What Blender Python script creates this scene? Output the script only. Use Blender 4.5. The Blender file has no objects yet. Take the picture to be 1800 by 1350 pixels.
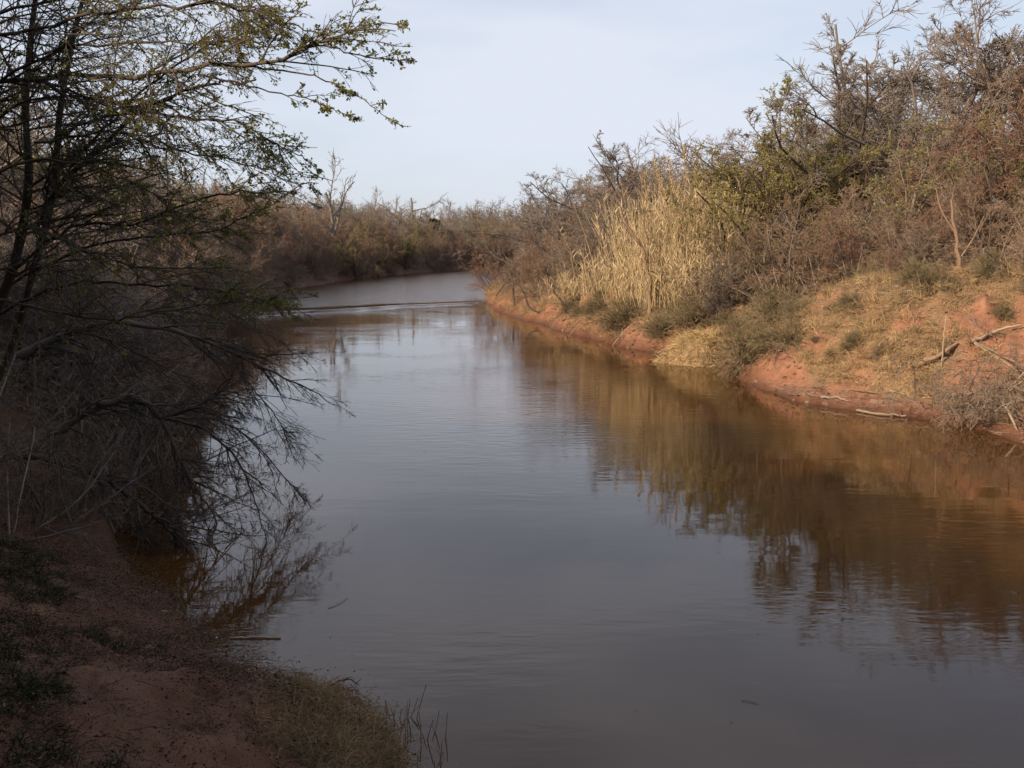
import bpy, math
import numpy as np

R = math.radians
sc = bpy.context.scene
col = sc.collection

# ------------------------------------------------------------------ camera, sky, sun, exposure
CAM_H = 6.0
FPX = 1750.0                                   # focal length in pixels of the 1800 px wide photograph
PITCH = math.atan((675 - 430) / FPX)
cd = bpy.data.cameras.new('camera')
cd.sensor_width = 36.0
cd.lens = FPX / 1800 * 36.0
cd.clip_start = 0.05
cd.clip_end = 6000
cam = bpy.data.objects.new('camera', cd)
cam.location = (0, 0, CAM_H)
cam.rotation_euler = (math.pi / 2 - PITCH, 0, 0)
col.objects.link(cam)
sc.camera = cam

SUN_AZ = R(233)       # compass bearing of the sun seen from the scene: +Y is 0, clockwise; behind the camera, to its left
SUN_EL = R(27)
world = bpy.data.worlds.new('World')
sc.world = world
world.use_nodes = True
wn, wl = world.node_tree.nodes, world.node_tree.links
wn.clear()
w_out = wn.new('ShaderNodeOutputWorld')
w_bg = wn.new('ShaderNodeBackground')
w_bg.inputs['Strength'].default_value = 0.10
w_sky = wn.new('ShaderNodeTexSky')
w_sky.sky_type = 'NISHITA'
w_sky.sun_disc = False
w_sky.sun_elevation = SUN_EL
w_sky.sun_rotation = SUN_AZ
w_sky.air_density = 1.0
w_sky.dust_density = 1.5
w_sky.ozone_density = 1.5
# thin high cloud veiling the blue: streaky, even over the whole dome
w_tc = wn.new('ShaderNodeTexCoord')
w_map = wn.new('ShaderNodeMapping')
w_map.inputs['Scale'].default_value = (1.3, 1.0, 5.0)
w_map.inputs['Rotation'].default_value = (0.0, 0.12, 0.3)
w_nz = wn.new('ShaderNodeTexNoise')
w_nz.inputs['Scale'].default_value = 1.6
w_nz.inputs['Detail'].default_value = 5
w_nz.inputs['Roughness'].default_value = 0.5
w_mr = wn.new('ShaderNodeMapRange')
w_mr.inputs['From Min'].default_value = 0.34
w_mr.inputs['From Max'].default_value = 0.64
w_mr.inputs['To Min'].default_value = 0.45
w_mr.inputs['To Max'].default_value = 1.0
w_mix = wn.new('ShaderNodeMix')
w_mix.data_type = 'RGBA'
w_mix.inputs['B'].default_value = (5.35, 5.7, 6.5, 1)
wl.new(w_tc.outputs['Generated'], w_map.inputs['Vector'])
wl.new(w_map.outputs['Vector'], w_nz.inputs['Vector'])
wl.new(w_nz.outputs['Fac'], w_mr.inputs['Value'])
wl.new(w_mr.outputs['Result'], w_mix.inputs['Factor'])
wl.new(w_sky.outputs['Color'], w_mix.inputs['A'])
wl.new(w_mix.outputs['Result'], w_bg.inputs['Color'])
wl.new(w_bg.outputs['Background'], w_out.inputs['Surface'])

sl = bpy.data.lights.new('sun', 'SUN')
sl.energy = 5.0
sl.angle = R(1.5)
sl.color = (1.0, 0.79, 0.54)
sun = bpy.data.objects.new('sun', sl)
sun.rotation_euler = (math.pi / 2 - SUN_EL, 0, -SUN_AZ + math.pi)
sun.location = (-30, -30, 40)
col.objects.link(sun)

sc.view_settings.view_transform = 'Standard'
sc.view_settings.look = 'None'
sc.view_settings.exposure = 0.5
sc.view_settings.gamma = 1.0
sc.view_settings.use_curve_mapping = False
sc.render.engine = 'CYCLES'
sc.cycles.max_bounces = 3
sc.cycles.diffuse_bounces = 2
sc.cycles.glossy_bounces = 2
sc.cycles.transmission_bounces = 2
sc.cycles.transparent_max_bounces = 4
sc.cycles.caustics_reflective = False
sc.cycles.caustics_refractive = False
sc.cycles.use_denoising = True
sc.cycles.use_adaptive_sampling = True
sc.cycles.adaptive_threshold = 0.02

# ------------------------------------------------------------------ helpers
rng = np.random.default_rng(7)
_fw = np.array([0, math.cos(PITCH), -math.sin(PITCH)])
_up = np.array([0, math.sin(PITCH), math.cos(PITCH)])


def at(px, py, d):
    """World point at distance d (metres along +Y) that lies under a direction of the photograph."""
    v = _fw + np.array([1.0, 0, 0]) * ((px - 900) / FPX) + _up * ((675 - py) / FPX)
    return np.array([0, 0, CAM_H]) + v * (d / v[1])


def _hash(ix, iy, seed):
    n = (ix * 374761393 + iy * 668265263 + seed * 974634541) & 0xFFFFFFFF
    n = ((n ^ (n >> 13)) * 1274126177) & 0xFFFFFFFF
    return ((n ^ (n >> 16)) & 0xFFFF) / 65535.0


def vnoise(x, y, seed=0):
    x = np.asarray(x, float); y = np.asarray(y, float)
    ix = np.floor(x).astype(np.int64); iy = np.floor(y).astype(np.int64)
    fx = x - ix; fy = y - iy
    fx = fx * fx * (3 - 2 * fx); fy = fy * fy * (3 - 2 * fy)
    a = _hash(ix, iy, seed); b = _hash(ix + 1, iy, seed)
    c = _hash(ix, iy + 1, seed); d = _hash(ix + 1, iy + 1, seed)
    return (a * (1 - fx) + b * fx) * (1 - fy) + (c * (1 - fx) + d * fx) * fy


def fbm(x, y, seed=0, octs=4):
    s = 0; a = 0.5; t = 0
    for k in range(octs):
        s = s + a * vnoise(x * 2 ** k, y * 2 ** k, seed + k * 17); t += a; a *= 0.5
    return s / t


def sstep(a, b, x):
    t = np.clip((x - a) / (b - a), 0, 1)
    return t * t * (3 - 2 * t)


def nrm(v):
    return v / np.maximum(np.linalg.norm(v, axis=-1, keepdims=True), 1e-9)


def mesh_from(name, verts, quads=None, tris=None, tint=None, smooth=False, mat=None, attrs=None):
    verts = np.asarray(verts, np.float32)
    me = bpy.data.meshes.new(name)
    nq = 0 if quads is None else len(quads)
    nt = 0 if tris is None else len(tris)
    me.vertices.add(len(verts))
    me.vertices.foreach_set('co', verts.ravel())
    loops = []
    if nq: loops.append(np.asarray(quads, np.int32).ravel())
    if nt: loops.append(np.asarray(tris, np.int32).ravel())
    loops = np.concatenate(loops)
    me.loops.add(len(loops))
    me.loops.foreach_set('vertex_index', loops)
    me.polygons.add(nq + nt)
    start = np.concatenate([np.arange(nq) * 4, nq * 4 + np.arange(nt) * 3]).astype(np.int32)
    me.polygons.foreach_set('loop_start', start)
    if smooth:
        me.polygons.foreach_set('use_smooth', np.ones(nq + nt, bool))
    if tint is not None:
        a = me.attributes.new('tint', 'FLOAT', 'POINT')
        a.data.foreach_set('value', np.asarray(tint, np.float32))
    for k, v in (attrs or {}).items():
        a = me.attributes.new(k, 'FLOAT', 'POINT')
        a.data.foreach_set('value', np.asarray(v, np.float32))
    me.update(calc_edges=True)
    if mat is not None:
        me.materials.append(mat)
    return me


class Geo:
    """Collects tubes, leaves and blades; becomes one mesh."""
    def __init__(self):
        self.v = []; self.q = []; self.t = []; self.n = 0

    def add(self, V, Q, tint):
        self.v.append(V); self.q.append(Q + self.n); self.t.append(tint); self.n += len(V)

    def tubes(self, P, Rr, sides=3, tint=None, cap=False):
        M, N, _ = P.shape
        if M == 0: return self
        T = np.gradient(P, axis=1); T = nrm(T)
        mean = nrm(P[:, -1] - P[:, 0] + 1e-6)
        ref = np.cross(mean, rng.normal(size=(M, 3))); ref = nrm(ref)
        U = ref[:, None, :] - (ref[:, None, :] * T).sum(-1, keepdims=True) * T
        U = nrm(U); W = np.cross(T, U)
        th = np.arange(sides) * 2 * math.pi / sides
        V = P[:, :, None, :] + Rr[:, :, None, None] * (U[:, :, None, :] * np.cos(th)[None, None, :, None] + W[:, :, None, :] * np.sin(th)[None, None, :, None])
        idx = np.arange(M * N * sides).reshape(M, N, sides)
        nx = np.roll(idx, -1, axis=2)
        Q = np.stack([idx[:, :-1], nx[:, :-1], nx[:, 1:], idx[:, 1:]], -1).reshape(-1, 4)
        tv = rng.random(M) if tint is None else np.full(M, tint)
        self.add(V.reshape(-1, 3), Q, np.repeat(tv, N * sides))
        if cap:
            for e in (0, N - 1):
                ring = idx[:, e, :]
                if sides == 4:
                    self.q.append(ring + self.n - M * N * sides)
                else:
                    for k in range(1, sides - 1, 2):
                        k2 = min(k + 2, sides - 1)
                        self.q.append(np.stack([ring[:, 0], ring[:, k], ring[:, k + 1], ring[:, k2]], -1) + self.n - M * N * sides if k2 != k + 1 else
                                      np.stack([ring[:, 0], ring[:, k], ring[:, k + 1], ring[:, 0]], -1)[:0] + 0)
        return self

    def leaves(self, pos, dr, size, width=0.5):
        """diamond leaves: pos (M,3), direction, length per leaf"""
        M = len(pos)
        dr = nrm(dr)
        side = nrm(np.cross(dr, rng.normal(size=(M, 3))))
        nm = np.cross(dr, side)
        s = np.asarray(size).reshape(-1, 1) * np.ones((M, 1))
        a = pos
        b = pos + dr * s * 0.5 + side * s * width * 0.5 + nm * s * 0.08
        c = pos + dr * s
        d = pos + dr * s * 0.5 - side * s * width * 0.5 + nm * s * 0.08
        V = np.stack([a, b, c, d], 1).reshape(-1, 3)
        Q = np.arange(M * 4).reshape(M, 4)
        self.add(V, Q, np.repeat(rng.random(M), 4))
        return self

    def blades(self, P, width, tint=None):
        """ribbons along P (M,N,3); width (M,) tapering to the tip"""
        M, N, _ = P.shape
        T = nrm(np.gradient(P, axis=1))
        ref = nrm(rng.normal(size=(M, 1, 3)) * np.array([1, 1, 0.15]))
        S = nrm(np.cross(T, ref + 0 * T))
        w = (np.asarray(width).reshape(-1, 1) * (1 - 0.85 * np.linspace(0, 1, N) ** 1.5)[None, :])[..., None]
        V = np.stack([P - S * w * 0.5, P + S * w * 0.5], 2)
        idx = np.arange(M * N * 2).reshape(M, N, 2)
        Q = np.stack([idx[:, :-1, 0], idx[:, :-1, 1], idx[:, 1:, 1], idx[:, 1:, 0]], -1).reshape(-1, 4)
        tv = rng.random(M) if tint is None else tint
        self.add(V.reshape(-1, 3), Q, np.repeat(tv, N * 2))
        return self

    def rough(self, P, Rr, sides, amp=0.16):
        return self.tubes(P, Rr * (1 + amp * rng.normal(size=Rr.shape)).clip(.7, 1.4), sides)

    def mesh(self, name, mat, smooth=False):
        return mesh_from(name, np.concatenate(self.v), np.concatenate(self.q), tint=np.concatenate(self.t), smooth=smooth, mat=mat)


def grow(start, dr, length, nseg, wander, trop, r0, taper=0.3, curl=None):
    """Vectorised branch growth: returns P (M,nseg+1,3), R (M,nseg+1)."""
    start = np.asarray(start, float).reshape(-1, 3); M = len(start)
    d = nrm(np.asarray(dr, float).reshape(-1, 3) * np.ones((M, 1)))
    length = np.asarray(length, float) * np.ones(M)
    trop = np.asarray(trop, float)
    P = [start]; p = start
    for k in range(nseg):
        d = nrm(d + wander * rng.normal(size=(M, 3)) + trop / nseg)
        p = p + d * (length / nseg)[:, None]
        P.append(p)
    P = np.stack(P, 1)
    t = np.linspace(0, 1, nseg + 1)
    Rr = (np.asarray(r0, float) * np.ones(M))[:, None] * (1 - (1 - taper) * t)[None, :]
    return P, Rr


def sub(P, Rr, n, t0, t1, ang, lenf, nseg, wander, trop, rr=0.6, taper=0.3, rmin=0.004, shrink=0.5, plen=None, rmax=9):
    """n children on every branch of (P,R)."""
    M, N, _ = P.shape
    n = int(n)
    idx = np.repeat(np.arange(M), n)
    K = len(idx)
    t = t0 + (t1 - t0) * rng.random(K)
    f = t * (N - 1); i = np.minimum(f.astype(int), N - 2); fr = (f - i)[:, None]
    pos = P[idx, i] * (1 - fr) + P[idx, i + 1] * fr
    tan = nrm(P[idx, i + 1] - P[idx, i])
    rad = Rr[idx, i] * (1 - fr[:, 0]) + Rr[idx, i + 1] * fr[:, 0]
    perp = nrm(np.cross(tan, rng.normal(size=(K, 3))))
    a = R(ang[0]) + R(ang[1]) * rng.normal(size=K)
    d = np.cos(a)[:, None] * tan + np.sin(a)[:, None] * perp
    if plen is None:
        plen = np.linalg.norm(np.diff(P, axis=1), axis=2).sum(1)
    L = plen[idx] * lenf * (1 - shrink * t) * rng.uniform(0.6, 1.35, K)
    r0 = np.clip(rad * rr * rng.uniform(0.75, 1.1, K), rmin, rmax)
    return grow(pos, d, L, nseg, wander, trop, r0, taper)


def spline(pts, n=24):
    """Catmull-Rom through 3D points."""
    p = np.asarray(pts, float)
    p = np.vstack([2 * p[0] - p[1], p, 2 * p[-1] - p[-2]])
    m = len(p) - 3
    out = []
    for s in np.linspace(0, m - 1e-6, n):
        k = int(s); u = s - k
        a, b, c, d = p[k:k + 4]
        out.append(0.5 * (2 * b + (c - a) * u + (2 * a - 5 * b + 4 * c - d) * u * u + (3 * b - a - 3 * c + d) * u ** 3))
    return np.array(out)


def put(name, me, parent=None, loc=(0, 0, 0), rz=0, scale=(1, 1, 1), label=None, cat=None, group=None, kind=None):
    o = bpy.data.objects.new(name, me)
    col.objects.link(o)
    o.location = loc; o.rotation_euler = (0, 0, rz)
    o.scale = scale if hasattr(scale, '__len__') else (scale,) * 3
    if parent is not None: o.parent = parent
    if label: o['label'] = label
    if cat: o['category'] = cat
    if group: o['group'] = group
    if kind: o['kind'] = kind
    return o


# ------------------------------------------------------------------ materials
def new_mat(name):
    m = bpy.data.materials.new(name)
    m.use_nodes = True
    nt = m.node_tree
    return m, nt.nodes, nt.links, nt.nodes['Principled BSDF']


def twig_mat(name, c1, c2, rough=0.85, c3=None, noise=3.0):
    """bark: colour runs from c1 to c2 from branch to branch, and along it by noise"""
    m, n, l, b = new_mat(name)
    b.inputs['Roughness'].default_value = rough
    b.inputs['Specular IOR Level'].default_value = 0.2
    at_ = n.new('ShaderNodeAttribute'); at_.attribute_name = 'tint'
    oi = n.new('ShaderNodeObjectInfo')
    nz = n.new('ShaderNodeTexNoise'); nz.inputs['Scale'].default_value = noise; nz.inputs['Detail'].default_value = 4
    tc = n.new('ShaderNodeTexCoord'); l.new(tc.outputs['Object'], nz.inputs['Vector'])
    ad = n.new('ShaderNodeMath'); ad.operation = 'ADD'
    l.new(at_.outputs['Fac'], ad.inputs[0]); l.new(nz.outputs['Fac'], ad.inputs[1])
    ad2 = n.new('ShaderNodeMath'); ad2.operation = 'ADD'
    l.new(ad.outputs[0], ad2.inputs[0]); l.new(oi.outputs['Random'], ad2.inputs[1])
    mr = n.new('ShaderNodeMapRange'); mr.inputs['From Min'].default_value = 0.6; mr.inputs['From Max'].default_value = 2.2
    l.new(ad2.outputs[0], mr.inputs['Value'])
    rp = n.new('ShaderNodeValToRGB')
    rp.color_ramp.elements[0].color = (*c1, 1); rp.color_ramp.elements[1].color = (*c2, 1)
    if c3:
        e = rp.color_ramp.elements.new(0.5); e.color = (*c3, 1)
    l.new(mr.outputs['Result'], rp.inputs['Fac'])
    l.new(rp.outputs['Color'], b.inputs['Base Color'])
    return m


def leaf_mat(name, c1, c2, trans=0.3):
    m = twig_mat(name, c1, c2, 0.6)
    n, l = m.node_tree.nodes, m.node_tree.links
    b = n['Principled BSDF']; out = n['Material Output']
    tr = n.new('ShaderNodeBsdfTranslucent')
    src = b.inputs['Base Color'].links[0].from_socket
    l.new(src, tr.inputs['Color'])
    mx = n.new('ShaderNodeMixShader'); mx.inputs[0].default_value = trans
    l.new(b.outputs[0], mx.inputs[1]); l.new(tr.outputs[0], mx.inputs[2])
    l.new(mx.outputs[0], out.inputs['Surface'])
    return m


M = {}
M['bark_dark'] = twig_mat('bark_dark', (0.035, 0.026, 0.022), (0.085, 0.065, 0.052))
M['bark_near'] = twig_mat('bark_near', (0.045, 0.036, 0.03), (0.105, 0.084, 0.068))
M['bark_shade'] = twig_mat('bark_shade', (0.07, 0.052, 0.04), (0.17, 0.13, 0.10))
M['bark_grey'] = twig_mat('bark_grey', (0.10, 0.078, 0.066), (0.22, 0.18, 0.16))
M['twig_brown'] = twig_mat('twig_brown', (0.13, 0.088, 0.06), (0.29, 0.21, 0.15), c3=(0.19, 0.132, 0.094))
M['twig_red'] = twig_mat('twig_red', (0.13, 0.07, 0.05), (0.25, 0.155, 0.115))
M['twig_grey'] = twig_mat('twig_grey', (0.12, 0.095, 0.082), (0.25, 0.21, 0.18))
M['leaf_olive'] = leaf_mat('leaf_olive', (0.19, 0.19, 0.05), (0.38, 0.36, 0.11), 0.4)
M['leaf_bud'] = leaf_mat('leaf_bud', (0.16, 0.165, 0.04), (0.36, 0.34, 0.10), 0.45)
M['leaf_cedar'] = leaf_mat('leaf_cedar', (0.03, 0.045, 0.015), (0.06, 0.08, 0.028), 0.1)
M['salt_bush'] = leaf_mat('salt_bush', (0.13, 0.105, 0.055), (0.25, 0.21, 0.115), 0.15)
M['straw'] = leaf_mat('straw', (0.32, 0.22, 0.10), (0.60, 0.45, 0.24), 0.2)
M['reed'] = leaf_mat('reed', (0.36, 0.265, 0.145), (0.66, 0.52, 0.33), 0.2)
M['dry_grass'] = leaf_mat('dry_grass', (0.21, 0.135, 0.075), (0.43, 0.295, 0.165), 0.15)
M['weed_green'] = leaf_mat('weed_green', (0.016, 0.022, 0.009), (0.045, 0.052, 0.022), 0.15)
M['litter'] = twig_mat('litter', (0.05, 0.028, 0.018), (0.15, 0.09, 0.055))
M['driftwood'] = twig_mat('driftwood', (0.20, 0.15, 0.11), (0.36, 0.28, 0.21), noise=6)
M['driftwood_red'] = twig_mat('driftwood_red', (0.15, 0.095, 0.062), (0.30, 0.20, 0.14), noise=6)
M['stone'] = twig_mat('stone', (0.12, 0.075, 0.055), (0.30, 0.21, 0.16))
M['sandstone'] = twig_mat('sandstone', (0.38, 0.25, 0.15), (0.52, 0.37, 0.24))
M['pale_plastic'] = twig_mat('pale_plastic', (0.62, 0.6, 0.57), (0.78, 0.76, 0.73), 0.5)
M['weathered_board'] = twig_mat('weathered_board', (0.16, 0.17, 0.19), (0.30, 0.31, 0.34))
M['blue_plastic'] = twig_mat('blue_plastic', (0.05, 0.16, 0.24), (0.08, 0.22, 0.32), 0.5)


def soil_material():
    m, n, l, b = new_mat('red_clay')
    b.inputs['Roughness'].default_value = 0.95
    b.inputs['Specular IOR Level'].default_value = 0.15
    geo = n.new('ShaderNodeNewGeometry')
    def noise(scale, detail=6, rough=0.6):
        z = n.new('ShaderNodeTexNoise'); z.inputs['Scale'].default_value = scale
        z.inputs['Detail'].default_value = detail; z.inputs['Roughness'].default_value = rough
        l.new(geo.outputs['Position'], z.inputs['Vector']); return z
    def ramp(src, pairs):
        r = n.new('ShaderNodeValToRGB')
        e = r.color_ramp.elements
        e[0].position, e[0].color = pairs[0][0], (*pairs[0][1], 1)
        e[1].position, e[1].color = pairs[-1][0], (*pairs[-1][1], 1)
        for p, c in pairs[1:-1]:
            x = e.new(p); x.color = (*c, 1)
        l.new(src, r.inputs['Fac']); return r
    def mix(f, a, b_):
        x = n.new('ShaderNodeMix'); x.data_type = 'RGBA'
        if hasattr(f, 'is_linked'): l.new(f, x.inputs['Factor'])
        else: x.inputs['Factor'].default_value = f
        l.new(a, x.inputs['A']); l.new(b_, x.inputs['B']); return x
    big = noise(0.35); mid = noise(2.2); fine = noise(14, 8, 0.7)
    red = ramp(mid.outputs['Fac'], [(0.3, (0.20, 0.092, 0.056)), (0.5, (0.255, 0.122, 0.076)), (0.72, (0.335, 0.172, 0.11))])
    lit = ramp(fine.outputs['Fac'], [(0.32, (0.075, 0.045, 0.028)), (0.5, (0.19, 0.12, 0.068)), (0.68, (0.34, 0.24, 0.14))])
    at_ = n.new('ShaderNodeAttribute'); at_.attribute_name = 'veg'
    # litter breaks up at its edge with fine noise
    ad = n.new('ShaderNodeMath'); ad.operation = 'ADD'; l.new(at_.outputs['Fac'], ad.inputs[0])
    sb = n.new('ShaderNodeMath'); sb.operation = 'MULTIPLY_ADD'; sb.inputs[1].default_value = 1.3; sb.inputs[2].default_value = -0.65
    l.new(fine.outputs['Fac'], sb.inputs[0]); l.new(sb.outputs[0], ad.inputs[1])
    mr = n.new('ShaderNodeMapRange'); mr.inputs['From Min'].default_value = 0.35; mr.inputs['From Max'].default_value = 0.65
    l.new(ad.outputs[0], mr.inputs['Value'])
    c = mix(mr.outputs['Result'], red.outputs['Color'], lit.outputs['Color'])
    # specks of pale and dark crumbs
    spk = noise(60, 3, 0.8)
    sr = ramp(spk.outputs['Fac'], [(0.25, (0.55, 0.55, 0.55)), (0.5, (1, 1, 1)), (0.8, (1.35, 1.3, 1.25))])
    mu = n.new('ShaderNodeMix'); mu.data_type = 'RGBA'; mu.blend_type = 'MULTIPLY'; mu.inputs['Factor'].default_value = 1.0
    l.new(c.outputs['Result'], mu.inputs['A']); l.new(sr.outputs['Color'], mu.inputs['B'])
    # soaked mud at the waterline, darker and glossier; plus shade painted on left bank
    wet_shade = n.new('ShaderNodeAttribute'); wet_shade.attribute_name = 'wet_shade'
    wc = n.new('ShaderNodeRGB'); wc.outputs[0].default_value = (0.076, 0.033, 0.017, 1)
    c2 = mix(wet_shade.outputs['Fac'], mu.outputs['Result'], wc.outputs[0])
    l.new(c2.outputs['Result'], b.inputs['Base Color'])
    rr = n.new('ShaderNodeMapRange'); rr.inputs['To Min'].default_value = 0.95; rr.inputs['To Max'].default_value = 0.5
    l.new(wet_shade.outputs['Fac'], rr.inputs['Value']); l.new(rr.outputs['Result'], b.inputs['Roughness'])
    bp = n.new('ShaderNodeBump'); bp.inputs['Strength'].default_value = 0.9; bp.inputs['Distance'].default_value = 0.12
    hs = n.new('ShaderNodeMath'); hs.operation = 'MULTIPLY_ADD'; hs.inputs[1].default_value = 0.35
    l.new(fine.outputs['Fac'], hs.inputs[0]); l.new(mid.outputs['Fac'], hs.inputs[2])
    l.new(hs.outputs[0], bp.inputs['Height']); l.new(bp.outputs['Normal'], b.inputs['Normal'])
    return m


def water_material():
    m, n, l, b = new_mat('muddy_water')
    b.inputs['Base Color'].default_value = (0.055, 0.023, 0.006, 1)
    b.inputs['IOR'].default_value = 1.40
    b.inputs['Specular IOR Level'].default_value = 0.5
    b.inputs['Roughness'].default_value = 0.03
    geo = n.new('ShaderNodeNewGeometry')
    def noise(scale, sx, sy, rot, detail=3, rough=0.5):
        mp = n.new('ShaderNodeMapping'); mp.inputs['Scale'].default_value = (sx, sy, 1); mp.inputs['Rotation'].default_value = (0, 0, rot)
        l.new(geo.outputs['Position'], mp.inputs['Vector'])
        z = n.new('ShaderNodeTexNoise'); z.inputs['Scale'].default_value = scale
        z.inputs['Detail'].default_value = detail; z.inputs['Roughness'].default_value = rough
        l.new(mp.outputs['Vector'], z.inputs['Vector']); return z
    rip = noise(2.6, 0.45, 1.5, R(-12), 3, 0.5)
    swell = noise(0.55, 0.5, 1.2, R(10), 2)
    patch = noise(0.085, 0.8, 1.0, R(25), 3, 0.55)
    pm = n.new('ShaderNodeMapRange'); pm.inputs['From Min'].default_value = 0.46; pm.inputs['From Max'].default_value = 0.62
    pm.inputs['To Min'].default_value = 0.10; pm.inputs['To Max'].default_value = 1.0
    l.new(patch.outputs['Fac'], pm.inputs['Value'])
    ch = n.new('ShaderNodeAttribute'); ch.attribute_name = 'chop'
    ad = n.new('ShaderNodeMath'); ad.operation = 'MAXIMUM'
    l.new(pm.outputs['Result'], ad.inputs[0]); l.new(ch.outputs['Fac'], ad.inputs[1])
    ml = n.new('ShaderNodeMath'); ml.operation = 'MULTIPLY'
    l.new(rip.outputs['Fac'], ml.inputs[0]); l.new(ad.outputs[0], ml.inputs[1])
    ms = n.new('ShaderNodeMath'); ms.operation = 'MULTIPLY_ADD'; ms.inputs[1].default_value = 0.5
    l.new(swell.outputs['Fac'], ms.inputs[0]); l.new(ml.outputs[0], ms.inputs[2])
    rg = n.new('ShaderNodeMapRange'); rg.inputs['From Min'].default_value = 1.0; rg.inputs['From Max'].default_value = 4.0   # wavelets too small to see singly
    rg.inputs['To Min'].default_value = 0.03; rg.inputs['To Max'].default_value = 0.17
    l.new(ch.outputs['Fac'], rg.inputs['Value']); l.new(rg.outputs['Result'], b.inputs['Roughness'])
    bp = n.new('ShaderNodeBump'); bp.inputs['Strength'].default_value = 1.0; bp.inputs['Distance'].default_value = 0.014
    l.new(ms.outputs[0], bp.inputs['Height']); l.new(bp.outputs['Normal'], b.inputs['Normal'])
    return m


M['soil'] = soil_material()
M['water'] = water_material()

# ------------------------------------------------------------------ river outline and terrain
def water_at(px, py):
    v = at(px, py, 1.0) - np.array([0, 0, CAM_H])
    return (v * (-CAM_H / v[2]))[:2]


RIGHT = [(14, -60), (17.5, 10), (16.8, 22), (15.6, 30.4), (15.2, 33.0), (13.9, 34.4), (12.3, 35.7), (11.0, 38.2), (10.3, 42), (10.2, 44.7), (10.5, 49), (9.2, 52.5),
         (6.7, 58), (4.0, 67.7), (0.2, 84), (-1.4, 92), (-2.4, 102), (-3.6, 123), (-3.0, 150), (2, 190), (22, 240), (80, 285), (200, 320)]
LEFT = [(220, 370), (70, 325), (15, 282), (-9.5, 246), (-22.6, 200), (-28.2, 161), (-29.6, 130), (-27, 105), (-22.5, 80), (-18.5, 60), (-15.2, 45), (-12.3, 33), (-9.9, 25),
        (-8.0, 19.6), (-6.9, 17.4)] + [tuple(water_at(px, py)) for px, py in ((330, 1075), (362, 1135), (440, 1195), (600, 1236), (668, 1285), (706, 1350))] + [(-0.95, 9.7), (0.0, 8.8), (2.0, 8.0), (4.5, 7), (8, 3.5), (11, -2), (12, -60)]
RIVER = np.array(RIGHT + LEFT, float)


def river_sd(x, y):
    """signed distance to the river bank: positive on land"""
    x = np.asarray(x, float).ravel(); y = np.asarray(y, float).ravel()
    best = np.full(x.shape, 1e9); inside = np.zeros(x.shape, bool)
    n = len(RIVER)
    for i in range(n):
        ax, ay = RIVER[i]; bx, by = RIVER[(i + 1) % n]
        dx, dy = bx - ax, by - ay
        t = np.clip(((x - ax) * dx + (y - ay) * dy) / (dx * dx + dy * dy), 0, 1)
        best = np.minimum(best, (x - ax - t * dx) ** 2 + (y - ay - t * dy) ** 2)
        c = (ay > y) != (by > y)
        if dy != 0:
            inside ^= c & (x < (bx - ax) * (y - ay) / dy + ax)
    d = np.sqrt(best)
    return np.where(inside, -d, d)


MIDX = lambda y: np.interp(y, [-60, 10, 20, 35, 45, 60, 90, 130, 200, 245, 300], [13, 7.5, 5, 1, -2, -5, -12, -16, -10, 4, 90])


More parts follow.
